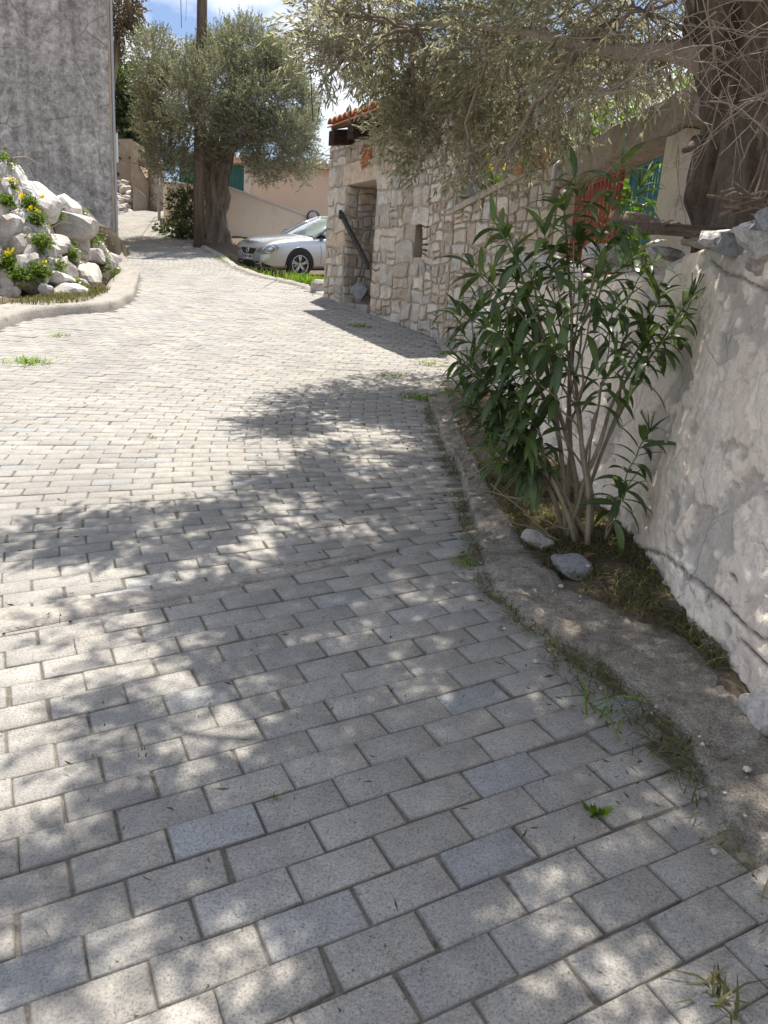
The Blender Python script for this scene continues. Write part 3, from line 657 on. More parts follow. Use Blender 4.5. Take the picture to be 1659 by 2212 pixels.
for i in range(70):      # stones of the same wall beyond the left edge of the picture
    m = MB(); x = -6.0-3.4*((i*.618) % 1); hgt = 1.75*((i*.7548) % 1); y = 11.25+hgt*.45+R.uniform(-.1, .1)
    s = R.uniform(.4, .65); rock_mesh(m, (x, y, gz(x, y)+.1+hgt), (s*1.2, s, s), 300+i, R.uniform(-.3, .3)); m.build('stone', M['rockwhite'], rubble)
# earth behind the boulders
P = []
for zx in range(-900, 1070, 60):
    u = zx*.228; row = []
    for zy in (1480, 1350, 1200, 1050, 900, 750, 600, 480, 380, 300, 250):
        top = np.interp(zx, [-900, 0, 200, 330, 480, 700, 880, 1060, 1200], [150, 200, 260, 380, 520, 640, 860, 1080, 1290]); zz = max(zy, top+60)
        v = 324+zz*.228; y = bank_y(u, v)+.45; q = at(u, v, y); row.append((q[0], q[1], q[2]-.02+.03*N3(q[0]*3, q[1]*3, q[2]*3)))
    q = row[-1]; row.append((q[0]-.5, q[1]+3.5, q[2]+.1)); P.append(row)
m = MB(); m.grid(P); o = m.build('earth_bank', M['soil'], smooth=True); o['kind'] = 'structure'
quadsheet('verge_soil', [(-12, 3.), (-5.45, 3.), (-4.9, 12.6), (-12, 12.6)], 40, 60, lambda x, y: gz(x, y)+.085+.025*FB(x*2, y*2, 3)+.012*FB(x*9, y*9, 5), M['soil'])
# ------------------------------------------------------------------ grey house on the left
lh = thing('grey_house', 'tall blank house wall of blotchy grey weathered cement above the boulders', 'house', (-6.95, 19.3, 1.7))
A, B = np.array([-6.92, 19.35]), np.array([-15.5, 16.6]); m = MB(); ww = (B-A); inw = np.array([-.42, 1.])
nx_, nz_ = 60, 50; e = ww/np.linalg.norm(ww); Lw = np.linalg.norm(ww); P = []
C_, D_ = B+np.array([-.5, 9]), A+np.array([-3.3, 8.])
m.prism([(*A, .8), (*B, .4), (*C_, .4), (*D_, .8)], (0, 0, 9.2)); m.build('wall', M['grey_render'], lh)
m = MB(); nn = np.array([D_[1]-A[1], -(D_[0]-A[0])]); nn /= np.linalg.norm(nn); ee = (D_-A)/np.linalg.norm(D_-A)
m.prism([(*(A+nn*.003), .9), (*(A+nn*.05), .9), (*(A+ee*7.5+nn*.05), 1.9), (*(A+ee*7.5+nn*.003), 1.9)], (0, 0, 7.4)); m.build('side_render', M['tan'], lh)
q = A+nn*.09+ee*.05; m = MB(); m.tube([(*q, 1.6), (*q, 9.5)], .035, 8); m.build('drain_pipe', M['pipe'], lh)
zb = at(247, 318, 19.4)[2]; m = MB(); q = A+nn*.10+ee*.2; m.box((q[0], q[1], zb), (.14, .3, .62), math.atan2(ee[1], ee[0])-PI/2); m.build('meter_box', M['plastic'], lh)
m = MB(); q = A+nn*.075+ee*.5; m.box((q[0], q[1], 2.35), (.05, .9, 1.25), math.atan2(ee[1], ee[0])-PI/2); m.build('door', M['green'], lh)
m = MB(); P1 = A+nn*.35; m.prism([(*(A-nn*9-ee*.3), 10.), (*(A+nn*.35-ee*.3), 10.), (*(D_+nn*.35+ee*.3), 10.), (*(D_-nn*9), 10.)], (0, 0, .2)); m.build('roof', M['concrete'], lh)
# ------------------------------------------------------------------ far end of the lane
def wall_uv(m, pts, d=.35, y_list=None):
    # upright slab whose front face has the given picture corners; pts: (u, v, y)
    P = [at(u, v, y) for u, v, y in pts]; m.prism(P, (0.0, d, 0))
o = MB(); rw = thing('lane_wall', 'low rough white stone wall at the far end of the lane beside the grey house', 'stone wall', at(262, 462, 29)); R = random.Random(21)
for k in range(46):
    u, v = R.uniform(225, 284), 0; t_ = R.random(); v = 396+t_*64; y = 29+.02*(460-v)
    rock_mesh(o, at(u, v, y), (R.uniform(.3, .5), .4, R.uniform(.24, .4)), 700+k, R.uniform(-.5, .5), sub=2)
o.build('stones', M['rockwhite'], rw)
tanh_ = thing('tan_house', 'narrow unfinished tan house with stepped parapet at the end of the lane', 'house', at(300, 462, 29.5))
m = MB(); wall_uv(m, [(283, 470, 29.4), (321, 470, 30.), (321, 398, 30.), (303, 372, 29.7), (283, 330, 29.4)], 3); m.build('wall', M['tan'], tanh_)
m = MB(); wall_uv(m, [(287, 466, 29.3), (318, 466, 29.75), (318, 428, 29.75), (287, 398, 29.3)], .05); m.build('pale_base', M['white'], tanh_)  # pale sheet over the lower front, top edge slanting down to the right
m = MB(); wall_uv(m, [(283, 350, 29.3), (289, 350, 29.3), (291, 306, 29.3), (283, 306, 29.3)], 3); m.build('pillar', M['tan'], tanh_)
m = MB(); wall_uv(m, [(289, 330, 29.6), (322, 372, 30.1), (322, 340, 30.1), (300, 318, 29.7), (290, 306, 29.6)], .3); m.build('stair_parapet', M['tan'], tanh_)
m = MB(); wall_uv(m, [(296, 384, 31.), (312, 384, 31.), (312, 345, 31.), (296, 330, 31.)], .2); m.build('opening', M['dark'], tanh_)
m = MB(); wall_uv(m, [(225, 392, 32.5), (283, 392, 32.5), (283, 300, 32.5), (225, 300, 32.5)], 4); m.build('back_wall', M['tan'], tanh_)
ws = thing('whitewashed_wall', 'flaking white brick like stone wall between the tan house and the drainpipe', 'stone wall', at(335, 462, 30)); m = MB()
PA = at(321, 466, 30.2); PB = at(352, 466, 29.6); fr_ = lambda s, t, d: tuple(PA+(PB-PA)/np.linalg.norm(PB-PA)*s+np.array([.1, -1, 0])*d)[:2]+(t,)
LW = np.linalg.norm(PB-PA); z0, z1 = PA[2]-.1, at(335, 352, 30)[2]; R = random.Random(8); m.tint = (.5, .5, 0)
m.cur = 0; poly_prism(m, R_(0, LW, z0, z1), fr_, -.4, 0.); m.cur = 1
for c_ in cells(R_(0, LW, z0, z1-.3), 34, 3, .4, 1.7): stone_face(m, c_, fr_, .012, .03, R)
m.build('wall', [M['white'], M['rockwhite']], ws)
# ------------------------------------------------------------------ peach house, its corner wall and ramp wall
ph = thing('peach_house', 'single storey peach house with teal shutters behind the twisted olive tree', 'house', at(600, 470, 29))
m = MB(); P = [at(420, 490, 28.5), at(720, 490, 28.5)]; zt0, zt1 = at(480, 352, 28.5)[2], at(690, 376, 28.5)[2]
x0, x1 = at(400, 490, 28.5)[0], at(1010, 490, 28.5)[0]
m.prism([(x0, 28.5, 2.), (x1, 28.5, 2.), (x1, 34, 2.), (x0, 34, 2.)], (0, 0, zt0-2.)); m.build('wall', M['peach2'], ph)
m = MB(); m.box(((x0+x1)/2, 31.2, zt0+.08), (x1-x0+.5, 6.0, .16))
for k in range(44): xx = x0-.1+(x1-x0+.2)*k/43; m.lathe((xx, 28.1, zt0+.17), (0, 1, .0), [(0, .001), (0, .09), (3, .09)], 8)
m.build('roof', M['paletile'], ph, smooth=False)
for u0, u1, v0, v1 in ((388, 421, 350, 394), (488, 526, 358, 416)):
    a, b = at(u0, v1, 28.44), at(u1, v0, 28.44); sh = MB(); sh.box(((a[0]+b[0])/2, 28.455, (a[2]+b[2])/2), (b[0]-a[0], .07, b[2]-a[2]))
    f_ = sh.build('window_shutter', M['teal'], ph); sl = MB()
    for k in range(9): sl.box((a[0]+(b[0]-a[0])*(k+.5)/9, 28.405, (a[2]+b[2])/2), (.05, .03, b[2]-a[2]-.1))
    sl.build('slats', M['teal'], f_)
a, b = at(527, 420, 28.4), at(541, 350, 28.4); m = MB(); m.box(((a[0]+b[0])/2, 28.47, (a[2]+b[2])/2), (.25, .06, b[2]-a[2])); m.build('pilaster', M['coping'], ph)
cw = thing('corner_wall', 'free standing peach rendered wall corner with grey drainpipe beside the utility pole', 'wall', at(361, 496, 25.3))
m = MB(); a, b = at(361, 500, 25.3), at(470, 515, 25.6); c_ = at(346, 480, 27.2); zt = at(361, 392, 25.3)[2]
m.prism([(a[0], a[1], 2.4), (b[0], b[1], 2.4), (b[0], b[1]+2, 2.4), (c_[0], c_[1]+.4, 2.4)], (0, 0, zt-2.4)); m.build('wall', M['peach'], cw)
m = MB(); q = at(347, 462, 26.9); m.tube([(q[0]-.05, q[1], 2.9), (q[0]-.05, q[1], at(347, 345, 26.9)[2])], .05, 8); m.build('drain_pipe', M['pipe'], cw)
rp_ = thing('ramp_wall', 'peach rendered ramp wall with sloping white coping behind the silver car', 'wall', at(490, 540, 23.7))
a0, a1 = at(490, 548, 23.7), at(760, 560, 25.6); ta, tb = at(490, 405, 23.7)[2], at(760, 503, 25.6)[2]; t670 = at(670, 468, 25.)[2]
m = MB(); d_ = np.array([.35, 1.9, 0])*.16
def slab(m, A, B, za0, za1, zb0, zb1, th):
    n_ = np.array([-(B[1]-A[1]), B[0]-A[0]]); n_ = n_/np.linalg.norm(n_)*th
    m.prism([(A[0], A[1], za0), (B[0], B[1], zb0), (B[0], B[1], zb1), (A[0], A[1], za1)], (n_[0], n_[1], 0))
slab(m, a0, a1, 1.6, ta, 1.6, tb, .25); slab(m, a0+np.array([-.0, .26, 0]), a0+np.array([-.28, 2.2, 0]), 1.6, ta-.002, 1.6, ta-.002, .2); m.build('wall', M['peach'], rp_)
m = MB(); slab(m, a0+np.array([-.04, -.05, 0]), a1+np.array([0, -.05, 0]), ta+.003, ta+.06, tb+.003, tb+.06, .36); m.build('coping', M['coping'], rp_)
hs = thing('hose', 'coiled blue garden hose hanging on the ramp wall above the car', 'hose', at(676, 470, 24.6)); m = MB(); c_ = at(676, 468, 24.75)
for k in range(5): r = .15+.010*k; m.tube([(c_[0]+math.cos(t)*r, c_[1]+.02*k, c_[2]+math.sin(t)*r) for t in np.linspace(0, 2*PI, 25)], .014, 6)
m.build('coil', M['hose'], hs)
# ------------------------------------------------------------------ utility pole and wires
q = at(430, 527, 21.2); pole = thing('utility_pole', 'tall weathered square wooden utility pole in front of the twisted olive', 'pole', (q[0], q[1], q[2]-.2))
m = MB(); top = (q[0]+.12, q[1], 11.5); m.tube([(q[0], q[1], q[2]-.3), (q[0], q[1], q[2]+2), (q[0]+.06, q[1], 7.), top], [.145, .14, .125, .11], 10); m.build('post', M['polewood'], pole, smooth=True)
m = MB(); m.box((top[0], top[1]-.1, 11.), (1.4, .09, .12)); m.build('crossarm', M['polewood'], pole)
def wire(name, a, b, sag, label, r=.012):
    a, b = np.array(a, float), np.array(b, float); w_ = thing(name, label, 'wire', a); m = MB()
    m.tube([a+(b-a)*t-np.array([0, 0, sag*4*t*(1-t)]) for t in np.linspace(0, 1, 14)], r, 5); m.build('cable', M['wire'], w_)
wire('power_cable', (top[0]-.6, top[1]-.1, 11.05), at(392, 60, 30), .2, 'thin power cable left of the pole dropping behind the olive crown')
wire('power_cable', (top[0]-.2, top[1]-.1, 11.05), at(401, 45, 32), .1, 'thinner cable just left of the wooden pole top', .006)
wire('service_wire', at(660, -60, 16), at(676, 260, 18), .02, 'thin wire hanging upright in the sky between the two olive trees', .012)
wire('service_wire', at(668, 318, 24), at(716, 336, 14.2), .05, 'thin wire meeting the corner of the stone house under its eave', .01)
# ------------------------------------------------------------------ stone retaining wall with sloping coping, uphill end meets the stone house
RA, RB = np.array([.62, 10.0]), at(1205, 400, 8.4)[:2]
def mkframe(A, B):
    A = np.array(A, float); B = np.array(B, float); e = (B-A)/np.linalg.norm(B-A); n = np.array([e[1], -e[0]])
    if n[1] > 0: n = -n
    return (lambda s, t, d: (A[0]+e[0]*s+n[0]*d, A[1]+e[1]*s+n[1]*d, t)), np.linalg.norm(B-A), e, n
rfm, RL, re_, rn = mkframe(RA, RB)
ret = thing('retaining_wall', 'stone retaining wall with sloping concrete coping joining the stone house', 'stone wall', (*RA, .8))
zc0, zc1 = at(1008, 462, 10.)[2], at(1195, 345, 8.45)[2]
m = MB(); R = random.Random(31); m.tint = (.5, .5, 0)
pol = [(0, .5), (RL, .5), (RL, zc1), (0, zc0)]
m.cur = 0; poly_prism(m, pol, rfm, -.45, 0.); m.cur = 1
for c in courses(pol, .010, .09, 51): stone_face(m, c, rfm, .015, .03, R)
m.build('wall', [M['mortar'], M['stone']], ret)
m = MB(); poly_prism(m, [(-.0, zc0+.002), (RL, zc1+.002), (RL, zc1+.07), (0, zc0+.07)], rfm, -.47, .05); m.build('coping', M['mortar'], ret)
# ------------------------------------------------------------------ gateway: left pillar, right pillar, lintel; red leaf, turquoise leaf
GA, GB = at(1222, 380, 8.37)[:2], at(1438, 390, 5.85)[:2]
gfm, GL, ge, gn = mkframe(GA, GB)
if gn[0] > 0: gn = -gn; gfm = (lambda s, t, d: (GA[0]+ge[0]*s+gn[0]*d, GA[1]+ge[1]*s+gn[1]*d, t))
zl1, zl0 = at(1500, 200, 5.85)[2], at(1458, 294, 5.85)[2]
gate = thing('gateway', 'old garden gateway with cream plastered pillars and a sloping heavy concrete lintel', 'gateway', (*GA, 1.2))
M['cream'] = m_mottle('cream_plaster', (.60, .55, .45), (.52, .47, .38), 2.5, .9, 60, .4, .005, (.36, .32, .26), fine=.3)
M['lintelc'] = m_mottle('crumbling_concrete', (.43, .38, .31), (.30, .265, .22), 4, .95, 40, .9, .02, (.52, .48, .41), fine=.5)
def rough_box(m, fr, s0, s1, t0, t1, d0, d1, amp=.012, n=10, batter=0.):
    # box subdivided and roughened
    bm = bmesh.new(); bmesh.ops.create_cube(bm, size=1.); bmesh.ops.subdivide_edges(bm, edges=bm.edges[:], cuts=n, use_grid_fill=True); vs = []
    for v in bm.verts:
        x, y, z = v.co.x+.5, v.co.y+.5, v.co.z+.5; s = s0+(s1-s0)*x + batter*z; d = d0+(d1-d0)*y; t = t0+(t1-t0)*z
        q = np.array(fr(s, t, d)); q = q+amp*np.array([N3(*(q*7)), N3(*(q*7+9)), N3(*(q*7+17))])+amp*.6*np.array([N3(*(q*21)), N3(*(q*21+5)), 0]); vs.append(q)
    m.add(vs, [tuple(v.index for v in f.verts) for f in bm.faces]); bm.free()
m = MB(); rough_box(m, gfm, GL-.02, GL+.30, .8, zl0-.01, -.22, .04, .006, 8, .02); m.build('pillar', M['cream'], gate, smooth=False)
m = MB(); rough_box(m, gfm, -.12, .24, .6, zl0-.05, -.22, .04, .008, 8); m.build('pillar', M['cream'], gate)
zA0, zA1, zB0, zB1 = at(1235, 402, 8.3)[2], at(1215, 335, 8.4)[2], at(1455, 294, 5.85)[2], at(1500, 195, 5.6)[2]
m = MB(); rough_box(m, lambda s, f, d: gfm(s, (zA0+(zB0-zA0)*s/GL)*(1-f)+(zA1+(zB1-zA1)*s/GL)*f, d), -.25, GL+.45, 0., 1., -.34, .09, .018, 22); m.build('lintel', M['lintelc'], gate, smooth=True)
def leaf_gate(name, label, fr, w, z0, z1, mat, group=None):
    g = thing(name, label, 'gate', fr(0, z0, 0), group=group)
    m = MB()
    for s in (0.015, w-.015): m.box(fr(s, (z0+z1)/2, 0), (.03, .03, z1-z0), 0)
    for t in (z0, z0+.3, z1): m.tube([fr(0, t, 0), fr(w, t, 0)], .014, 6)
    m.build('frame', mat, g)
    nb = max(4, int(w/.11))
    for k in range(nb):
        s = w*(k+.75)/(nb+.5); a = .035; P = [fr(s-a, z0+.3, 0), fr(s-a*.9, z1-.2, 0), fr(s-a*.6, z1-.06, .0), fr(s, z1-.01, 0), fr(s+a*.6, z1-.06, 0), fr(s+a*.9, z1-.2, 0), fr(s+a, z0+.3, 0)]
        m = MB(); m.tube(P, .009, 6); m.build('bar', mat, g, smooth=True)
    ns = max(2, int(w/.28))
    for k in range(ns):
        s = w*(k+.5)/ns; m = MB()
        for sg in (-1, 1):
            P = []
            for j in range(22):
                a = j/21*2.6*PI; r = .085*(1-j/26); P.append(fr(s+sg*(.06+math.cos(a)*r*.9), z0+.15+math.sin(a)*r*1.3, 0))
            m.tube(P, .009, 6)
        m.build('scroll', mat, g, smooth=True)
    return g
zgb = at(1440, 484, 6.0)[2]-.10; zgt = zl0-.06
leaf_gate('garden_gate', 'turquoise wrought iron gate leaf with scrolls beside the cream pillar', lambda s, t, d: gfm(GL-.04-s, t, -.10+d), .92, zgb, zgt-.02, M['turq'], 'iron gate leaves')
rga = np.array(gfm(.30, 0, -.06))[:2]; rgb = rga+np.array([.10, -1.2]); rdir = (rgb-rga)/np.linalg.norm(rgb-rga)
leaf_gate('garden_gate', 'rust red wrought iron gate leaf standing ajar behind the oleander', lambda s, t, d: gfm(.27+s, t, -.06+d), 1.22, zgb-.42, zgt-.02, M['redpaint'], 'iron gate leaves')
q = at(1195, 400, 8.2); dp = thing('drainpipe', 'thin grey standpipe with bent top at the end of the retaining wall', 'pipe', (q[0], q[1], q[2]-.7))
m = MB(); t_ = at(1200, 358, 8.2); m.tube([at(1180, 455, 8.2), q, t_, t_+np.array([.03, 0, .03]), t_+np.array([.12, 0, .02])], .022, 8); m.build('tube', M['pipe'], dp, smooth=True)
# trough of terracotta on the coping and grey rocks behind the wall
a, b = at(1128, 372, 8.95), at(1200, 340, 8.5)
tr = thing('planter', 'long terracotta planter lying on the retaining wall coping', 'planter', a); m = MB(); d_ = (b-a); Ld = np.linalg.norm(d_); d_ /= Ld; sd_ = np.cross(d_, [0, 0, 1]); sd_ /= np.linalg.norm(sd_); up_ = np.cross(sd_, d_)
c0 = (a+b)/2+up_*.03; m.box(c0, (Ld*1.05, .2, .14), ax=(d_, sd_, up_)); m.box(c0+up_*.075, (Ld*1.1, .24, .03), ax=(d_, sd_, up_)); m.build('trough', M['terra'], tr)
for i, (u, v, y, w_, h_, lab) in enumerate([(1065, 365, 10.8, 1.2, .75, 'large grey boulder resting behind the retaining wall next to the house'), (1015, 420, 10.3, .5, .8, 'upright grey boulder wedged between the house end and the coping'),
        (1110, 330, 11, 1.0, .7, 'grey boulder higher up behind the terracotta planter'), (1000, 330, 11.5, 1.2, .9, 'grey boulder half hidden by olive leaves above the house wall end')]):
    m = MB(); q = at(u, v, y); rock_mesh(m, (0, 0, 0), (w_, .8, h_), 500+i, .3, (.1, .15)); o = m.build('boulder', M['greyrock']); o.location = tuple(q); tag(o, lab, 'boulder', 'grey boulders behind the wall')
# ------------------------------------------------------------------ terrace behind the white wall
def wx(y): return np.interp(y, [-3, 1.2, 2., 2.7, 3.5, 5., 6.5, 7.6, 8.3], [1.75, 1.27, 1.20, 1.13, 1.15, 1.02, .92, .78, .95])      # foot of the white wall
def wtop(y): return np.interp(y, WTY, WTZ)
# ------------------------------------------------------------------ white wall
CR = [[(1345, 1165), (1375, 1190), (1400, 1188), (1440, 1202), (1478, 1232), (1520, 1272), (1560, 1300), (1620, 1362), (1660, 1385)], [(1432, 560), (1425, 590), (1428, 612), (1402, 655)], [(1520, 1272), (1525, 1300)], [(1600, 1385), (1640, 1420), (1660, 1440)],
      [(1575, 1240), (1590, 1252)], [(1400, 650), (1440, 655)], [(1290, 860), (1275, 905), (1285, 930)], [(1530, 560), (1560, 590), (1600, 600), (1660, 640)]]
def on_wall(u, v):     # where a view ray meets the (slightly battered) wall
    lo, hi = 1., 9.
    for _ in range(40):
        md = (lo+hi)/2; q = at(u, v, md)
        if q[0] < wx(md)+.13*max(0, q[2]-gz(1.1, md)): lo = md
        else: hi = md
    return at(u, v, lo)
WP = sorted([tuple(on_wall(u, v)[1:]) for u, v in [(1900, 430), (1659, 470), (1600, 478), (1560, 492), (1500, 502), (1440, 528), (1390, 548), (1330, 562), (1260, 566), (1180, 560), (1100, 575), (1050, 640), (1010, 740)]])
WTY = [-3.]+[p[0] for p in WP]+[8.4]; WTZ = [WP[0][1]]+[p[1] for p in WP]+[WP[-1][1]]
sheet('terrace', np.linspace(1.62, 9, 40), np.linspace(-3, 8.2, 50), lambda x, y: wtop(min(y, 4.))-.12+.05*FB(x*2, y*2, 5)+.03*max(0, x-2), M['soil'])
sheet('garden_ground', np.linspace(2.0, 14, 30), np.linspace(8.25, 26, 40), lambda x, y: 1.7+.05*FB(x, y, 5)+.03*(y-8), M['soil'])
CRK = [[on_wall(u, v)[1:] for u, v in c] for c in CR]
def segd(p, a, b):
    ab = b-a; t = np.clip(((p-a)@ab)/(ab@ab+1e-9), 0, 1); return np.linalg.norm(p-a-np.outer(t, ab), axis=1)
ysw = np.concatenate([np.arange(-3, .8, .12), np.arange(.8, 3.7, .0105), np.arange(3.7, 8.35, .03)]); nt2 = 150
P, T = [], []
YZ = []
for y in ysw:
    z0 = gz(1.1, y)-.08; z1 = wtop(y)+.05*FB(y*2.3, 4, 1, 3)
    for k in range(nt2):
        f = k/(nt2-1); YZ.append((y, z0+(z1-z0)*f, f))
YZ = np.array(YZ); dcr = np.full(len(YZ), 9.)
for c in CRK:
    for a, b in zip(c, c[1:]):
        wob = np.array([[N3(p[0]*14, p[1]*14, 2), N3(p[0]*14, p[1]*14, 8)] for p in YZ])*.02 if False else 0
        dcr = np.minimum(dcr, segd(YZ[:, :2], np.array(a), np.array(b)))
V, T = [], []
for (y, z, f), dc in zip(YZ, dcr):
    big = .055*FB(y*1.6, z*1.9, 1, 3)+.045*N3(y*3.3, z*3.9, 5); med = .017*FB(y*7, z*8, 3, 4); fin = .005*FB(y*26, z*26, 7, 3)
    chip = FB(y*3.6, z*4.2, 15, 4); ch2 = FB(y*11, z*12, 25, 3); flake = max(0, min(1, (chip-.20)*14))
    pit = max(0., min(1., (ch2-.42)*5))
    d = big*.20+med*.36+fin*.9-.013*flake-.012*pit
    cw_ = .0085+.006*N3(y*9, z*9, 3)+.006*N3(y*25, z*25, 3); g_ = max(0., 1-dc/max(.008, cw_)); d -= .016*g_
    d += 0
    x = wx(y)+.13*(z-gz(1.1, y)) - d
    lw = max(0., 1-(z-gz(1.1, y))/.09); d2 = 0
    x += .03*lw*(1+N3(y*5, 1, 1))*.6
    if f > .93: x += (f-.93)/.07*.22*(1.+.5*N3(y*4, 2, 2)); z -= (f-.93)/.07*.06
    V.append((x, y, z)); T.append((min(1, g_*1.3), min(.75, .55*flake+.6*pit*max(0, N3(y*2, z*2, 33)+.3)), 0))
n = nt2; Q = [(j*n+i, j*n+i+1, (j+1)*n+i+1, (j+1)*n+i) for j in range(len(ysw)-1) for i in range(n-1)]
ww_ = thing('garden_wall', 'thick cracked whitewashed garden wall behind the oleander', 'wall', (1.2, 3, .2))
link(np_mesh('plaster', V, Q, np.array(T)), 'plaster', M['white'], ww_, smooth=True)
m = MB(); B_ = [(wx(y)+.34, y) for y in ysw[::8]]
m.grid([[(wx(y)+.34, y, wtop(y)-.09+.03*N3(y*3, 1, 1)), (wx(y)+.75, y, wtop(y)-.1)] for y in ysw[::6]]); m.build('wall_top', M['soil'], ww_)
m = MB(); m.box((1.95, 2.6, .65), (.8, 10.6, 1.2)); m.build('core', M['soil'], ww_)
# bare rocks set along the top of the white wall
for i, (u, v, w_, h_) in enumerate([(1545, 522, .24, .12), (1600, 512, .28, .16), (1650, 520, .30, .18), (1645, 565, .2, .12), (1480, 520, .16, .07), (1420, 545, .18, .08), (1700, 470, .3, .16)]):
    m = MB(); q = on_wall(u, v)+np.array([.05, .02, 0]); rock_mesh(m, q, (w_, w_*1.1, h_), 540+i, .2*i, (.1, .1), rough=.30, soft=26); m.build('cap_stone', M['greyrock'] if i in (1, 6) else M['rockwhite'], ww_)
for i, (u, v, y, w_, h_) in enumerate([(1140, 582, 6.6, .42, .34), (1235, 600, 5.6, .5, .3), (1060, 690, 7.4, .4, .3), (1010, 790, 7.5, .3, .35), (1300, 560, 4.9, .3, .16), (1030, 740, 7.3, .4, .3)]):
    m = MB(); q = at(u, v, y); rock_mesh(m, q, (w_, w_*1.2, h_), 560+i, .2*i, (.1, .1), rough=.04); m.build('painted_boulder', M['rockwhite'], ww_, smooth=True)
for i, (u, v, y, w_) in enumerate([(1672, 1610, 1.98, .14), (1690, 1560, 2.0, .2), (1620, 1535, 2.08, .1)]):
    m = MB(); q = at(u, v, y); rock_mesh(m, q, (w_, w_, w_*1.2), 580+i, .2*i, (.1, .1), rough=.08); m.build('foot_stone', M['rockwhite'], ww_)
# plank on the wall top under the gate, brushwood
a, b = at(1375, 487, 4.9), at(1500, 500, 3.7)
pk = thing('plank', 'weathered grey plank lying on the wall top at the foot of the big olive', 'plank', a); m = MB(); d_ = b-a; Ld = np.linalg.norm(d_); d_ /= Ld; sd_ = np.cross(d_, [0, 0, 1.]); sd_ /= np.linalg.norm(sd_); up_ = np.cross(sd_, d_)
m.box((a+b)/2, (Ld, .26, .05), ax=(d_, sd_, up_)); m.build('board', M['wood'], pk)
a2, b2 = at(1330, 470, 5.6), at(1480, 500, 4.2); lg = thing('log', 'dark dead branch lying on the wall top beside the plank', 'branch', a2); m = MB()
m.tube([a2+(b2-a2)*t+np.array([0, 0, .02*N3(t*4, 1, 1)]) for t in np.linspace(0, 1, 9)], [.05, .055, .05, .055, .05, .045, .04, .035, .02], 8); m.build('wood', M['drystick'], lg, smooth=True)
R = random.Random(77)
for k in range(16):
    q = at(R.uniform(1590, 1720), R.uniform(420, 470), 3.2+R.uniform(-.2, .3)); an = R.uniform(-.5, .6); L_ = R.uniform(.18, .42); d_ = np.array([math.cos(an)*.9, math.sin(an)*.5, R.uniform(-.25, .3)])*L_; m = MB(); r0 = R.uniform(.004, .009)
    pts = [q-d_/2+d_*t+np.array([N3(t*3, k, 0), N3(t*3, k, 5), N3(t*3, k, 9)])*.05 for t in np.linspace(0, 1, 7)]; m.tube(pts, [r0, r0, r0*.95, r0*.9, r0*.8, r0*.7, r0*.4], 6); o_ = pts[4]
    m.tube([o_, o_+np.array([d_[0]*.2, .05, .10]), o_+np.array([d_[0]*.3, .08, .2])], [r0*.6, r0*.5, r0*.3], 5)
    o = m.build('dry_stick', M['drystick']); tag(o, 'dry grey brown stick in the brushwood heap beside the olive trunk', 'stick', 'brushwood heap on the wall')
# small rocks by the kerb and by the doorway
def lone_rock(u, v, y, size, seed, label, mat='greyrock', rz=0, name='rock', dz=0.):
    q = G(u, v) if y is None else at(u, v, y); m = MB(); rock_mesh(m, (0, 0, 0), size, seed, rz, (.08, .1), rough=.1); o = m.build(name, M[mat]); o.location = (q[0], q[1], q[2]+dz); tag(o, label, 'rock'); return o
lone_rock(1228, 1262, None, (.22, .15, .11), 601, 'pale lichen spotted rock on the verge below the oleander stems', 'greyrock', -.2, dz=.085)
lone_rock(1155, 1200, None, (.20, .12, .09), 602, 'brownish flat rock on the kerb left of the oleander stems', 'stone', -.6, dz=.075)
lone_rock(775, 628, 12.62, (.36, .3, .38), 603, 'grey rounded boulder standing in the doorway of the stone house', 'greyrock')
lone_rock(692, 617, 14.0, (.4, .34, .3), 604, 'pale rock on the grass at the foot of the house corner', 'rockwhite')
lone_rock(712, 772/1.0 if False else 640, 13.5, (.2, .16, .1), 605, 'small pale stone on the kerb at the house corner', 'rockwhite')
# ------------------------------------------------------------------ silver car (x forward, y left, z up in its own space)
M['carpaint'] = None
t = NT('silver_paint'); nn_ = t.noise(t.co(), 400, 1); b = t.bsdf(t.mix(.1, (.56, .58, .60), t.ramp(nn_, [(.3, .6), (.7, 1.)]), 'MULTIPLY'), .30, None, .75, .5, .6); b.inputs['Coat Roughness'].default_value = .06; M['carpaint'] = t.m
t = NT('car_glass'); b = t.bsdf((.22, .27, .25), .06, None, .0, .9, 1.); M['carglass'] = t.m
t = NT('headlight_glass'); b = t.bsdf((.20, .21, .22), .12, None, .3, .6, 1.); M['lamp'] = t.m
t = NT('chrome'); b = t.bsdf((.75, .75, .76), .12, None, 1.); M['chrome'] = t.m
t = NT('alloy'); b = t.bsdf((.55, .54, .52), .35, None, .8); M['alloy'] = t.m
M['rubber'] = m_plain('tyre_rubber', (.022, .021, .020), .85); M['blackplastic'] = m_plain('black_plastic', (.018, .018, .02), .5)
M['platewhite'] = m_plain('plate_white', (.72, .72, .70), .5); M['ink'] = m_plain('plate_ink', (.01, .01, .015), .6)
fwd = np.array([-.80, -.60]); lft = np.array([.60, -.80])
fl = at(643, 602, 19.3)                                  # ground under the front left wheel
gx_, gy_ = .02, .085
F3 = nrm(np.array([fwd[0], fwd[1], gx_*fwd[0]+gy_*fwd[1]])); L3 = np.array([lft[0], lft[1], gx_*lft[0]+gy_*lft[1]]); U3 = nrm(np.cross(F3, L3)); L3 = np.cross(U3, F3)
org = fl - F3*1.31 - L3*.78
car = thing('parked_car', 'silver coupe parked nose out on the grass plot behind the stone house', 'car', org)
mt_ = Matrix.Identity(4)
for i in range(3): mt_[i][0] = F3[i]; mt_[i][1] = L3[i]; mt_[i][2] = U3[i]; mt_[i][3] = org[i]
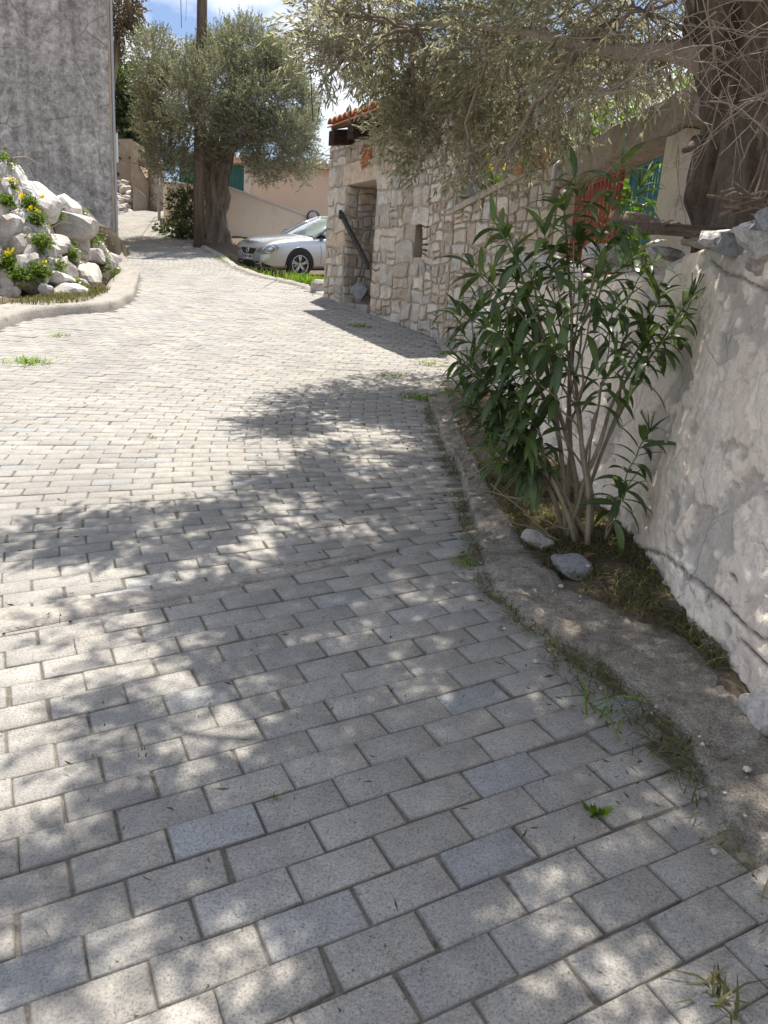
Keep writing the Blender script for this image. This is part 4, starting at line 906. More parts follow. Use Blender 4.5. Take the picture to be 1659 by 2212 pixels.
car.matrix_world = mt_; car.rotation_euler = mt_.to_euler()
ST = [(2.215, .50, .31, .52, .64, .66), (2.20, .64, .24, .52, .69, .72), (2.13, .76, .20, .5, .745, .79), (2.0, .825, .185, .5, .79, .85), (1.8, .868, .18, .5, .83, .905), (1.5, .888, .18, .5, .865, .95), (1.31, .893, .18, .5, .88, .97), (1.05, .895, .18, .5, .90, .99), (.8, .893, .18, .5, .91, 1.0),
      (.3, .89, .18, .5, .905, 1.), (-.3, .89, .18, .5, .92, 1.), (-.9, .893, .18, .5, .94, 1.02), (-1.27, .893, .19, .52, .955, 1.05), (-1.7, .87, .22, .54, .96, 1.08), (-2.0, .80, .28, .56, .94, 1.06), (-2.15, .70, .34, .56, .86, .96), (-2.2, .55, .42, .56, .76, .84)]
m = MB(); P = []
for x, w_, zb_, zm, zs, zt in ST:
    half = [(0, zb_), (w_*.85, zb_), (w_*.97, zb_+.07), (w_, zm-.05), (w_*.995, zs-.12), (w_*.965, zs-.02), (w_*.88, zs+(zt-zs)*.42), (w_*.55, zs+(zt-zs)*.86), (0, zt)]
    P.append([(x, y, z) for y, z in half]+[(x, -y, z) for y, z in half[-2:0:-1]])
n = len(P[0]); vs = [p for r in P for p in r]
fs = [(i*n+j, i*n+(j+1) % n, (i+1)*n+(j+1) % n, (i+1)*n+j) for i in range(len(P)-1) for j in range(n)]
fs += [tuple(range(n-1, -1, -1)), tuple((len(P)-1)*n+k for k in range(n))]
# end caps as quads between the two halves
fs = fs[:-2]
for base, rev in ((0, False), ((len(P)-1)*n, True)):
    for k in range(0, 8):
        a, b2, c2, d2 = k, k+1, (n-k-1) % n if k+1 <= 8 else 0, (n-k) % n
        q = [a, b2, c2, d2]; q2 = []
        for i_ in q:
            if i_ not in q2: q2.append(i_)
        if len(q2) >= 3: fs.append(tuple(base+i_ for i_ in (q2 if rev else q2[::-1])))
m.add(vs, fs); me = bpy.data.meshes.new('body'); me.from_pydata(m.v, [], m.f)
bm = bmesh.new(); bm.from_mesh(me); bmesh.ops.recalc_face_normals(bm, faces=bm.faces); bm.to_mesh(me); bm.free()
tmp = bpy.data.objects.new('tmp', me); COL.objects.link(tmp); sb = tmp.modifiers.new('s', 'SUBSURF'); sb.levels = 2; sb.render_levels = 2
dg = bpy.context.evaluated_depsgraph_get(); body_me = bpy.data.meshes.new_from_object(tmp.evaluated_get(dg))
bpy.data.objects.remove(tmp)
body_me.materials.clear(); body_me.name = 'body'
link(body_me, 'body', M['carpaint'], car, True, True)
bvh = BVHTree.FromPolygons([v.co.copy() for v in body_me.vertices], [tuple(p.vertices) for p in body_me.polygons])
def frontpt(y, z, off=.004):
    h = bvh.ray_cast(Vector((3.2, y, z)), Vector((-1, 0, 0)))
    if h[0] is None: return (1.9, y, z)
    return tuple(h[0]+h[1]*off if h[1].x > 0 else h[0]-h[1]*off)
def sidept(x, z, off=.004, s=1):
    h = bvh.ray_cast(Vector((x, s*2., z)), Vector((0, -s, 0)))
    return (x, s*.9, z) if h[0] is None else tuple(np.array(h[0])+np.array([0, s*off, 0]))
def decal(name, outline, mat, off=.004, rings=5, thick=.0, parent=None, proj=frontpt):
    # a shape drawn as (y, z) outline, laid on the nose and following its curve
    m = MB(); cy_ = sum(p[0] for p in outline)/len(outline); cz_ = sum(p[1] for p in outline)/len(outline); n = len(outline); vs = []
    for k in range(rings):
        f = 1-k/rings
        for y, z in outline: vs.append(proj(cy_+(y-cy_)*f, cz_+(z-cz_)*f, off+thick*(1 if k else .2)))
    vs.append(proj(cy_, cz_, off+thick)); fs = [(k*n+i, k*n+(i+1) % n, (k+1)*n+(i+1) % n, (k+1)*n+i) for k in range(rings-1) for i in range(n)]
    fs += [((rings-1)*n+i, (rings-1)*n+(i+1) % n, rings*n) for i in range(n)]
    m.add(vs, fs); o = m.build(name, mat, parent or car, True, True); return o
def dense(P, n=6): return [(a[0]+(b[0]-a[0])*k/n, a[1]+(b[1]-a[1])*k/n) for a, b in zip(P, P[1:]+P[:1]) for k in range(n)]
def ell(cy_, cz_, ry, rz_, n=32): return [(cy_+math.cos(2*PI*k/n)*ry, cz_+math.sin(2*PI*k/n)*rz_) for k in range(n)]
decal('grille', dense([(-.36, .655), (.36, .655), (.40, .635), (.25, .525), (-.25, .525), (-.40, .635)]), M['blackplastic'], .006)
g_ = decal('grille_frame', dense([(-.27, .53), (.27, .53), (.21, .40), (.235, .21), (-.235, .21), (-.21, .40)]), M['chrome'], .004)
decal('lower_grille', dense([(-.33, .355), (.33, .355), (.30, .235), (-.30, .235)]), M['blackplastic'], .009)
for z in (.265, .295, .325):
    m = MB(); m.tube([frontpt(y, z, .014) for y in np.linspace(-.29, .29, 12)], .006, 5); m.build('grille_bar', M['blackplastic'], car, True, True)
for s in (1, -1):
    # teardrop headlight sweeping back on to the wing: outline in (azimuth in degrees, height)
    def lampproj(a, b, off, s=s):
        az = math.radians(a)*s; d = Vector((math.cos(az), math.sin(az), 0)); h = bvh.ray_cast(Vector((1.35, 0, b))+d*2, -d)
        return tuple(h[0]+d*off)
    O = [(25, .60), (32, .565), (40, .545), (49, .56), (56, .62), (59.5, .69), (58, .745), (51, .765), (42, .735), (33, .675)]
    hl = decal('headlight', dense(O, 3), M['lamp'], .005, 6, .010, None, lampproj)
    decal('lens_ring', ell(48, .662, 8.3, .088), M['chrome'], .018, 4, .002, hl, lampproj); decal('reflector', ell(48, .662, 7.2, .076), M['lamp'], .022, 4, .006, hl, lampproj)
    decal('lamp_bulb', ell(49.5, .668, 2.4, .034, 16), M['chrome'], .032, 3, .006, hl, lampproj)
    fg = decal('fog_intake', dense([(s*.36, .375), (s*.36, .27), (s*.55, .265), (s*.79, .262), (s*.76, .31), (s*.62, .37)], 4), M['blackplastic'], .006)
    decal('fog_lamp', ell(s*.575, .318, .062, .050, 20), M['chrome'], .014, 3, .004, fg); decal('fog_lens', ell(s*.575, .318, .045, .035, 20), M['lamp'], .02, 3, .004, fg)
    m = MB(); m.tube([frontpt(s*y, .32, .014) for y in np.linspace(.36, .51, 6)], .012, 6); m.build('fog_bar', M['chrome'], fg, True, True)
# number plate with its characters
pc = np.array(frontpt(0, .46, .02)); px = max(frontpt(y, .46, 0)[0] for y in (-.2, 0, .2))+.02
m = MB(); m.box((px, 0, .455), (.014, .53, .125)); pl = m.build('number_plate', M['platewhite'], car, False, True)
m = MB()
for y, z, sy, sz in ((0, .514, .53, .006), (0, .396, .53, .006), (.262, .455, .006, .112), (-.262, .455, .006, .112)): m.box((px+.009, y, z), (.006, sy, sz))
m.build('plate_rim', M['ink'], pl, False, True)
def text_part(body, size, c, width, parent, name, mat):
    cu = bpy.data.curves.new('txt', 'FONT'); cu.body = body; cu.size = size; cu.align_x = 'CENTER'; cu.align_y = 'CENTER'; cu.extrude = .002; cu.offset = .0016
    o = bpy.data.objects.new('txt', cu); COL.objects.link(o); d = bpy.context.evaluated_depsgraph_get(); me = bpy.data.meshes.new_from_object(o.evaluated_get(d)); bpy.data.objects.remove(o)
    xs_ = [v.co.x for v in me.vertices]; k = width/(max(xs_)-min(xs_))
    for v in me.vertices: x, y, z = v.co.x*k, v.co.y, v.co.z; v.co = (c[0]+z, c[1]+x, c[2]+y)
    me.materials.clear(); me.name = name; return link(me, name, mat, parent, False, True)
text_part('KNP', .108, (px+.0095, -.145, .455), .195, pl, 'plate_letters', M['ink']); text_part('1491', .108, (px+.0095, .128, .455), .225, pl, 'plate_digits', M['ink'])
m = MB(); m.box((px+.009, -.015, .478), (.004, .014, .014)); m.box((px+.009, -.015, .455), (.004, .014, .014)); m.build('plate_seal', M['ink'], pl, False, True)
# round badge: ring, V above W
bx = frontpt(0, .60, .016)[0]; m = MB(); m.lathe((bx, 0, .60), (1, 0, 0), [(0, .066), (.012, .066), (.014, .062), (.012, .055), (0, .055)], 28); em = m.build('badge', M['chrome'], car, True, True)
def stroke(m, pts):
    for a, b in zip(pts, pts[1:]):
        a = np.array([bx+.008, *a]); b = np.array([bx+.008, *b]); d = b-a; Ld = np.linalg.norm(d); d /= Ld; m.box((a+b)/2, (.008, .012, Ld+.006), ax=((1, 0, 0), np.cross(d, (1, 0, 0)), d))
m = MB(); stroke(m, [(-.024, .652), (0, .607), (.024, .652)]); stroke(m, [(-.050, .622), (-.026, .553), (0, .598), (.026, .553), (.050, .622)]); m.build('badge_letters', M['chrome'], em, False, True)
# cabin: glass house, roof, pillars
def ring(z, xf, xr, hw, hwf, n=7):
    f = [(xf+.0-.16*(abs(y)/hwf)**2.2, y) for y in np.linspace(-hwf, hwf, n)]
    l = [(x, y) for x, y in zip(np.linspace(xf-.2, xr+.2, 6), [hwf+(hw-hwf)*min(1, k*.6) for k in range(6)])][1:]
    r_ = [(xr+.12*(1-(abs(y)/hw)**2)*-1+.0, y) for y in np.linspace(hw*.9, -hw*.9, n)]
    l2 = [(x, -y) for x, y in l[::-1]]
    return [(x, y, z) for x, y in f+l+r_+l2]
rb, rt_ = ring(.975, 1.02, -1.45, .80, .76), ring(1.385, .12, -.85, .60, .56); rm = [tuple((np.array(a)*.5+np.array(b)*.5)+np.array([.03 if a[0] > .6 else 0, .03*np.sign(a[1])*(abs(a[1]) > .5), .012])) for a, b in zip(rb, rt_)]
m = MB(); n = len(rb); m.add(rb+rm+rt_, [(k*n+i, k*n+(i+1) % n, (k+1)*n+(i+1) % n, (k+1)*n+i) for k in (0, 1) for i in range(n)]); m.build('window_glass', M['carglass'], car, True, True)
m = MB(); vs = []
for f, dz in ((1.03, -.01), (1.0, .015), (.8, .045), (.4, .058)):
    for x, y, z in rt_: vs.append((-.36+(x+.36)*f, y*f, z+dz))
vs.append((-.36, 0, 1.385+.06)); m.add(vs, [(k*n+i, k*n+(i+1) % n, (k+1)*n+(i+1) % n, (k+1)*n+i) for k in range(3) for i in range(n)]+[(3*n+i, 3*n+(i+1) % n, 4*n) for i in range(n)]); m.build('car_roof', M['carpaint'], car, True, True)
for s in (1, -1):
    i0 = 6 if s == 1 else 0
    A_, B_, C_ = [np.array(r[i0]) for r in (rb, rm, rt_)]; out = np.array([0, s*.012, .004])
    m = MB(); m.tube([A_+np.array([.03, s*.02, -.03])+out, B_+out, C_+out], [.045, .036, .034], 8)
    j = [7, 8, 9, 10, 11]; m.tube([np.array([rt_[q_][0], s*abs(rt_[q_][1]), rt_[q_][2]])+out for q_ in [6]+j], [.034]*6, 8); m.build('window_pillar', M['carpaint'], car, True, True)
    m = MB(); m.tube([np.array([rb[q_][0], s*abs(rb[q_][1]), rb[q_][2]-.01])+out*1.5 for q_ in [7, 8, 9, 10, 11]], .014, 6); m.build('window_trim', M['chrome'], car, True, True)
    mi = MB(); bmn = []
    m = MB(); m.lathe((.62, s*1.0, 1.03), (1, 0, .05), [(-.06, .001), (-.055, .075), (.0, .088), (.06, .07), (.10, .03), (.11, .001)], 16)
    m.v = [(x, s*1.0+(y-s*1.0)*1.25, 1.03+(z-1.03)*.85) for x, y, z in m.v]; mr = m.build('mirror', M['carpaint'], car, True, True)
    m = MB(); m.box((.66, s*.88, .985), (.10, .16, .05)); m.build('mirror_arm', M['blackplastic'], mr, False, True)
    # door shut lines and handle
    m = MB(); m.tube([sidept(.72+dx, z, .0, s) for dx, z in zip([.06, .02, 0, 0, .02, .05], np.linspace(.24, .88, 6))], .005, 5); m.build('door_gap', M['blackplastic'], car, False, True)
    m = MB(); m.tube([sidept(x, .74, .03, s) for x in (-.5, -.42, -.34)], .014, 6); m.build('door_handle', M['carpaint'], car, True, True)
    m = MB(); m.tube([np.array(sidept(x, z, -.002, s)) for x, z in ((.95, .862), (1.3, .838), (1.6, .80), (1.8, .765))], .004, 4); m.build('bonnet_gap', M['blackplastic'], car, False, True)
m = MB(); m.lathe((.25, 0, 1.27), (1, 0, 0), [(0, .001), (0, .06), (.02, .06), (.02, .001)], 12); m.v = [(x, y*1.9, z) for x, y, z in m.v]; m.build('inner_mirror', M['blackplastic'], car, True, True)
for x in (1.31, -1.27):
    for s in (1, -1):
        wl = thing('wheel', '', '', (0, 0, 0)); del wl['label'], wl['category']; wl.parent = car; wl.location = (x, s*.795, .325)
        wa = [(x+math.cos(a)*.385, .33+math.sin(a)*.385) for a in np.linspace(-.42, PI+.42, 34)]
        decal('wheel_arch', wa, M['blackplastic'], .003, 6, 0., None, lambda a, b, off, s=s: sidept(a, max(b, .2), off, s))
        m = MB(); m.lathe((0, 0, 0), (0, s, 0), [(-.11, .2), (-.11, .28), (-.09, .318), (-.05, .326), (.05, .326), (.09, .316), (.112, .28), (.112, .228), (.10, .215), (.06, .21), (-.06, .2)], 36); m.build('tyre', M['rubber'], wl, True, True)
        m = MB(); m.lathe((0, 0, 0), (0, s, 0), [(.104, .222), (.104, .205), (.05, .20), (.03, .0)], 36); m.build('rim_well', M['blackplastic'], wl, True, True)
        m = MB(); m.lathe((0, 0, 0), (0, s, 0), [(.09, .224), (.113, .222), (.113, .206), (.09, .203)], 36); m.lathe((0, 0, 0), (0, s, 0), [(.05, .06), (.10, .055), (.105, .03), (.105, .0)], 20)
        for k in range(5):
            for dd in (-.13, .13):
                a = 2*PI*k/5+dd+.3; a2 = 2*PI*k/5+dd*.75+.3; d = np.array([math.cos(a), 0, math.sin(a)])*.21; c_ = np.array([math.cos(a2), 0, math.sin(a2)])*.035; y_ = s*.095
                m.tube([c_+np.array([0, y_, 0]), (c_+d)/2+np.array([0, y_+s*.008, 0]), d+np.array([0, y_+s*.004, 0])], [.019, .016, .017], 6)
        m.build('rim', M['alloy'], wl, True, True)
        m = MB(); m.tube([sidept(x+math.cos(a)*.39, max(.2, .33+math.sin(a)*.39), .004, s) for a in np.linspace(-.3, PI+.3, 30)], .012, 6); m.build('arch_lip', M['carpaint'], car, True, True)
m = MB(); m.box((0, 0, .28), (3.9, 1.3, .2)); m.build('underbody', M['blackplastic'], car, False, True)
# ------------------------------------------------------------------ foliage helpers
def rand_unit(n): return nrm(rng.normal(size=(n, 3)))
def perp(A): 
    r = rand_unit(len(A)); p = r-A*np.sum(A*r, 1, keepdims=True); return nrm(p)
def leaves(O, D, L, W, tone=None, fold=.25):
    # diamond leaves folded along the midrib: O base, D direction
    n = len(O); S = perp(D); Nn = np.cross(D, S); L = L[:, None]; W = W[:, None]
    V = np.empty((n, 4, 3)); V[:, 0] = O; V[:, 1] = O+D*L*.48+S*W*.5+Nn*W*fold; V[:, 2] = O+D*L-Nn*L*.06; V[:, 3] = O+D*L*.48-S*W*.5+Nn*W*fold
    Q = np.arange(n*4).reshape(n, 4); t = rng.random((n, 1)) if tone is None else tone[:, None]
    T = np.concatenate([t, rng.random((n, 1)), np.zeros((n, 1))], 1); return V.reshape(-1, 3), Q, np.repeat(T, 4, 0)
def sprig_leaves(O, A, SL, k, ll, lw, spread=.85, droop=.15):
    n = len(O); idx = np.repeat(np.arange(n), k); t = np.tile(np.linspace(.12, 1, k), n)+rng.normal(0, .04, n*k)
    A2 = A[idx]; P = perp(A)[idx]; Q_ = np.cross(A2, P); ang = np.tile(np.arange(k)*PI*.5+(np.arange(k) % 2)*PI, n)+rng.normal(0, .5, n*k)
    R_ = P*np.cos(ang)[:, None]+Q_*np.sin(ang)[:, None]; sp = (spread*(1.15-.75*t))[:, None]
    D = A2*(1-.25*sp)+R_*sp; D[:, 2] -= droop; D = nrm(D)
    base = O[idx]+A2*(SL[idx]*t)[:, None]; base[:, 2] -= droop*SL[idx]*t*t*.6
    tone = np.clip(rng.normal(.45, .22, n)[idx]+rng.normal(0, .15, n*k), 0, 1)
    return leaves(base, D, ll*rng.uniform(.65, 1.2, n*k), lw*rng.uniform(.75, 1.2, n*k), tone)
def strips(O, E_, w):       # thin flat twigs from O to E_
    n = len(O); D = nrm(E_-O); S = perp(D)*w; S2 = np.cross(D, S)
    V = np.empty((n, 3, 2, 3))
    a = (O+S, O-S*.5+S2*.87, O-S*.5-S2*.87)
    for j in range(3): V[:, j, 0] = a[j]; V[:, j, 1] = E_
    V[:, :, 1] += (np.stack(a, 1)-O[:, None])*.5
    V = V.reshape(n*6, 3); b = np.arange(n)[:, None]*6
    Q = np.concatenate([b+np.array([[0, 2, 3, 1]]), b+np.array([[2, 4, 5, 3]]), b+np.array([[4, 0, 1, 5]])]); return V, Q
def sample_lobes(lobes, dens, hole=.0, seed=0, up=-.05, hf_=2.3):
    O, A = [], []
    for c, r in lobes:
        c = np.array(c, float); rr = np.array(r if hasattr(r, '__len__') else (r, r, r*.85), float); n = int(dens*(rr[0]*rr[1]*rr[2])**(2/3))
        d = rand_unit(n); rad = rng.uniform(.25, 1., n)**.55; p = c+d*rr*rad[:, None]
        keep = np.array([N3(q[0]*hf_+seed, q[1]*hf_, q[2]*hf_) > hole-.35*ra for q, ra in zip(p, rad)]) if n else np.zeros(0, bool)
        O.append(p[keep]); a = nrm(d*.8+rand_unit(n)*.6+np.array([0, 0, up])); A.append(a[keep])
    return np.concatenate(O), np.concatenate(A)
def crown(name, lobes, dens, mat, parent, k, ll, lw, sl, spread=.85, droop=.15, hole=-.05, twigs=None, tw=.0022, seed=0, up=-.05, hf_=2.3):
    O, A = sample_lobes(lobes, dens, hole, seed, up, hf_); SL = sl*rng.uniform(.6, 1.3, len(O))
    V, Q, T = sprig_leaves(O, A, SL, k, ll, lw, spread, droop)
    o = link(np_mesh(name, V, Q, T), name, mat, parent); o['kind'] = 'stuff' if False else o.get('kind', '')
    del o['kind']
    if twigs:
        E_ = O+A*SL[:, None]; E_[:, 2] -= droop*SL*.6; V, Q = strips(O-A*.12, E_, tw); link(np_mesh('twigs', V, Q, np.full((len(V), 3), .5)), 'twigs', twigs, parent)
    return len(T)//4
def gnarled(m, path, radii, n=40, seed=0, lobes=3, amp=.2, twist=1.2, step=.06, fine=.05):
    pts = [np.array(p, float) for p in path]; seg = [np.linalg.norm(b-a) for a, b in zip(pts, pts[1:])]; cum = np.concatenate([[0], np.cumsum(seg)]); Ls = cum[-1]
    ss_ = np.linspace(0, Ls, max(4, int(Ls/step))); P = np.stack([np.interp(ss_, cum, [p[k] for p in pts]) for k in range(3)], 1)
    for _ in range(4): P[1:-1] = (P[:-2]+2*P[1:-1]+P[2:])/4
    Rr = np.interp(ss_, cum, radii); vs = []; mm = len(P); nx = np.array([1., 0, 0])
    for i in range(mm):
        t = P[min(i+1, mm-1)]-P[max(i-1, 0)]; t /= np.linalg.norm(t); nx = nx-t*(nx@t); nx /= np.linalg.norm(nx); ny = np.cross(t, nx)
        for k in range(n):
            a = 2*PI*k/n; s = ss_[i]
            w = 1+amp*math.sin(lobes*(a+twist*s)+seed)+amp*.6*math.sin((lobes*2+1)*(a-twist*.6*s)+seed*2)
            cx_, cy_ = math.cos(a), math.sin(a); w += amp*1.1*FB(cx_*1.3+seed, cy_*1.3, s*1.3, 3)+fine*FB(cx_*5+seed, cy_*5, s*3., 3)+fine*.9*N3(cx_*14, cy_*14, s*2.5+seed)
            vs.append(P[i]+(nx*cx_+ny*cy_)*Rr[i]*w)
    fs = [(i*n+k, i*n+(k+1) % n, (i+1)*n+(k+1) % n, (i+1)*n+k) for i in range(mm-1) for k in range(n)]+[tuple((mm-1)*n+k for k in range(n))]
    m.add(vs, fs)
def limb_path(a, b, seed, wob=.12, n=9, lift=0.):
    a = np.array(a, float); b = np.array(b, float); L_ = np.linalg.norm(b-a); out = []
    for t in np.linspace(0, 1, n):
        e = math.sin(PI*t); out.append(a+(b-a)*t+np.array([N3(t*2.5, seed, 1), N3(t*2.5, seed, 7), N3(t*2.5, seed, 13)])*wob*L_*e+np.array([0, 0, lift*L_*e]))
    return out
# ------------------------------------------------------------------ the big olive on the right
T0 = at(1668, 500, 4.35); T0[2] = 1.3
big = thing('olive_tree', 'huge old olive with dark gnarled trunk growing above the white wall, shading the road', 'tree', T0)
m = MB(); Tm = at(1672, 250, 4.3); Tt = at(1655, 20, 4.3); Tf = at(1650, -150, 4.3)
gnarled(m, [T0-np.array([.0, 0, .2]), T0+np.array([0, 0, .15]), at(1668, 400, 4.32), Tm, Tt, Tf], [.47, .42, .37, .31, .33, .33], 72, 1.7, 3, .10, .9, .035, .10)
m.build('trunk', M['bark'], big, smooth=True)
SH = np.array([math.sin(SUN_AZ), math.cos(SUN_AZ), 0])/math.tan(SUN_EL)      # how far the sun moves a shadow per metre of height
def shade(x, y, H, r): return ((x+SH[0]*H, y+SH[1]*H, gz(x, y)+H), r)
VIS = [(800, 40, 7.4, .50), (760, 30, 6.4, .34), (700, 20, 6.6, .26), (880, 70, 7.6, .62), (885, 180, 7.2, .36), (875, 275, 7.0, .24), (940, 250, 7.2, .42), (955, 320, 6.8, .26), (895, 318, 7.0, .20), (1010, 180, 7.4, .55), (1000, 40, 8.2, .7), (1090, 100, 6.6, .55), (1070, 250, 7.0, .42),
       (1140, 220, 6.6, .42), (1180, 60, 6.2, .5), (1130, 300, 6.6, .24), (1260, 60, 5.4, .45), (1240, 210, 6.4, .36), (1340, 30, 4.9, .4), (1360, 180, 6.4, .3), (1460, 0, 4.6, .4), (690, 110, 6.2, .17), (740, 130, 6.4, .15), (690, 190, 6.4, .05), (1010, 370, 6.2, .12), (1080, 360, 5.6, .10), (1320, 120, 5.6, .28)]
lobL = [(at(u, v, y), r) for u, v, y, r in VIS if u < 1020]; lobR = [(at(u, v, y), r) for u, v, y, r in VIS if u >= 1020]; lob = lobL+lobR
shl = [shade(x, y, H, r) for x, y, H, r in [(.05, 1.2, 3.6, .42), (.7, 1.0, 3.5, .45), (.55, 1.9, 3.5, .40), (-.25, 1.9, 3.5, .42), (-.75, 2.5, 3.5, .40), (-.1, 1.5, 3.9, .4), (.35, 1.5, 3.9, .5), (.9, 1.5, 4., .5), (.2, 2.1, 4.0, .45), (.7, 2.4, 3.9, .45), (-.5, 2.9, 4., .4), (.2, 3.0, 4.1, .4), (.8, .5, 3.8, .5), (.1, 2.5, 3.3, .32), (.9, 2.6, 3.2, .4), (-.3, 3.0, 3.6, .36), (-1.05, 3.4, 3.6, .3), (.45, 3.3, 3.4, .36), (-.45, 3.7, 3.7, .42), (.2, 4.1, 3.6, .42),
      (-.1, 4.8, 3.7, .40), (.45, 5.0, 3.8, .42), (-.55, 4.5, 3.9, .3), (.1, 5.6, 3.9, .36), (.5, 6.0, 4.0, .45), (-.65, 5.7, 4.1, .3), (.3, 6.6, 4.2, .42), (-.3, 6.2, 4.1, .25), (-.55, 1.4, 3.7, .22), (-1.5, 3.3, 3.8, .22), (-1.0, 2.0, 3.6, .2), (.25, .7, 3.7, .45), (-.3, 1.0, 3.7, .35), (0, 3.5, 4.1, .45), (-.2, 4.2, 4.1, .4), (.6, 4.2, 4., .4), (.3, 5.2, 4.2, .4)]]
sup = []
m = MB(); limbs = []
fork = at(1600, 60, 4.3)
hub = [at(1250, 95, 5.0), at(1050, 60, 6.3), at(900, 60, 6.9), (1.2, 5.2, 4.2), (.6, 6.2, 4.4), (1.6, 6.6, 4.3), (2.4, 3.6, 4.6), (.3, 4.6, 4.6)]
gnarled(m, [at(1580, 160, 4.3), at(1510, 120, 4.35), at(1440, 108, 4.5), at(1350, 118, 4.75), at(1250, 95, 5.0), at(1150, 70, 5.7), at(1050, 60, 6.3), at(900, 50, 6.9)], [.085, .06, .045, .038, .032, .026, .02, .012], 14, 3.3, 2, .12, 1., .05, .06)
for i, h in enumerate(hub[3:]): gnarled(m, limb_path(at(1640, -60, 4.3), h, 5+i, .15, 9, .08), np.linspace(.085, .03, 9), 12, i, 2, .12, 1., .08, .06)
allb = [np.array(h) for h in hub]
for i, (c_, r) in enumerate(lob+shl):
    c_ = np.array(c_); j = min(range(len(allb)), key=lambda q: np.linalg.norm(allb[q]-c_)); p = limb_path(allb[j], c_, 40+i, .16, 8); m.tube(p, np.linspace(.018, .006, 8), 6)
    if i % 3 == 0: allb.append(c_)
    for q in range(7):
        e = c_+rand_unit(1)[0]*r*1.0; m.tube(limb_path(p[5], e, i*9+q, .25, 6, -.05), np.linspace(.007, .0022, 6), 4, False)
m.build('branches', M['twig'], big, smooth=True)
nl = crown('foliage', lobR, 800, M['leaf_olive'], big, 11, .070, .0165, .22, .85, .25, .0, M['twig'], hf_=2.0)
nl += crown('foliage', lobL, 1200, M['leaf_olive'], big, 12, .070, .0165, .22, .85, .25, -.04, M['twig'], hf_=2.0)
nl += crown('foliage', shl, 3000, M['leaf_olive'], big, 13, .068, .0180, .20, .85, .2, .24, M['twig'], seed=9, hf_=2.0)
# dead hanging twigs in front of the trunk
m = MB(); R = random.Random(4)
for k in range(95):
    u0, v0 = R.uniform(1180, 1760), R.uniform(-120, 240); y0 = R.uniform(3.0, 4.1) if u0 > 1380 else R.uniform(4., 5.6)
    p = at(u0, v0, y0); a = R.uniform(0, 2*PI); d = np.array([math.cos(a)*.8-.25, math.sin(a)*.35, R.uniform(-1., .25)]); d /= np.linalg.norm(d); L_ = R.uniform(.3, .8); P = [p]
    for s in range(9):
        d = d+np.array([R.gauss(0, .16), R.gauss(0, .10), R.gauss(-.03, .16)]); d /= np.linalg.norm(d); P.append(P[-1]+d*L_/9)
    if min(q[1] for q in P) < 2.4: continue
    r0 = R.uniform(.0018, .0042); m.tube(P, np.linspace(r0, r0*.35, 10), 4, False)
    for b in range(R.randint(1, 4)):
        j = R.randint(2, 7); dd = d+np.array([R.gauss(0, .7), R.gauss(0, .3), R.gauss(0, .7)]); dd /= np.linalg.norm(dd); e = L_*R.uniform(.15, .4); q = P[j]
        m.tube([q, q+dd*e*.5+np.array([0, 0, .01]), q+dd*e+np.array([R.gauss(0, .03), 0, R.gauss(0, .03)])], [r0*.7, r0*.5, r0*.3], 4, False)
m.build('bare_twigs', M['twig'], big, smooth=True)
m = MB(); m.tube([at(1505, 305, 3.95), at(1492, 318, 3.85), at(1478, 325, 3.8)], [.03, .02, .012], 8); m.build('branch_stub', M['bark'], big, smooth=True)
# ------------------------------------------------------------------ the twisted olive by the pole
q = at(476, 536, 22.6); F0 = np.array([q[0], q[1], q[2]-.3]); far = thing('olive_tree', 'full crowned grey green olive with thick twisted trunk beside the utility pole', 'tree', F0)
m = MB(); gnarled(m, [F0, at(472, 520, 22.6), at(467, 450, 22.6), at(466, 390, 22.5), at(468, 345, 22.4)], [.50, .35, .275, .29, .36], 64, .6, 3, .17, 1.3, .07, .11)
gnarled(m, [at(472, 365, 22.4), at(488, 325, 22.3), at(492, 280, 22.2), at(520, 220, 22.)], [.30, .22, .17, .10], 20, 2, 2, .15, 1.5, .08, .08)
gnarled(m, [at(452, 372, 22.4), at(440, 320, 22.5), at(430, 270, 22.6), at(410, 180, 22.6)], [.28, .20, .15, .09], 20, 3, 2, .15, 1.5, .08, .08)
gnarled(m, [at(470, 350, 22.6), at(460, 300, 22.9), at(470, 250, 23)], [.2, .14, .09], 16, 4, 2, .15, 1.5, .08, .08)
gnarled(m, [at(490, 330, 22.3), at(540, 290, 22.), at(600, 300, 21.8), at(640, 330, 21.6)], [.13, .10, .07, .03], 12, 5, 2, .15, 1.5, .08, .08)
m.build('trunk', M['barkfar'], far, smooth=True)
FL = [(340, 120, 50), (352, 92, 24), (400, 150, 52), (475, 125, 56), (450, 100, 26), (540, 110, 66), (590, 150, 62), (350, 190, 56), (310, 215, 30), (330, 270, 46), (410, 220, 82), (480, 190, 80), (560, 220, 80), (630, 225, 46), (635, 290, 52), (655, 345, 36), (600, 300, 60), (540, 300, 48), (400, 310, 62), (360, 345, 48), (450, 262, 40), (520, 265, 60), (660, 385, 16), (580, 355, 40), (545, 350, 26), (385, 365, 26), (620, 370, 22), (500, 78, 28), (560, 95, 30)]
R = random.Random(14); fl_ = []
for u, v, r in FL:
    for dy in ((0,) if r < 35 else (-1.0, .7)): fl_.append((at(u+R.uniform(-8, 8), v, 22.1+dy+R.uniform(-.4, .4)), r/F*22*.90))
for k in range(60):
    a_ = R.uniform(-.3, PI+.5); u_, v_ = 485+math.cos(a_)*R.uniform(150, 190), 232-math.sin(a_)*R.uniform(125, 150)
    if u_ > 285: fl_.append((at(u_, v_, 22.+R.uniform(-1, 1)), R.uniform(.12, .30)))
nl += crown('foliage', fl_, 980, M['leaf_far'], far, 10, .070, .022, .26, .8, .0, .15, M['twig'], .005, seed=3, up=.45, hf_=1.5)
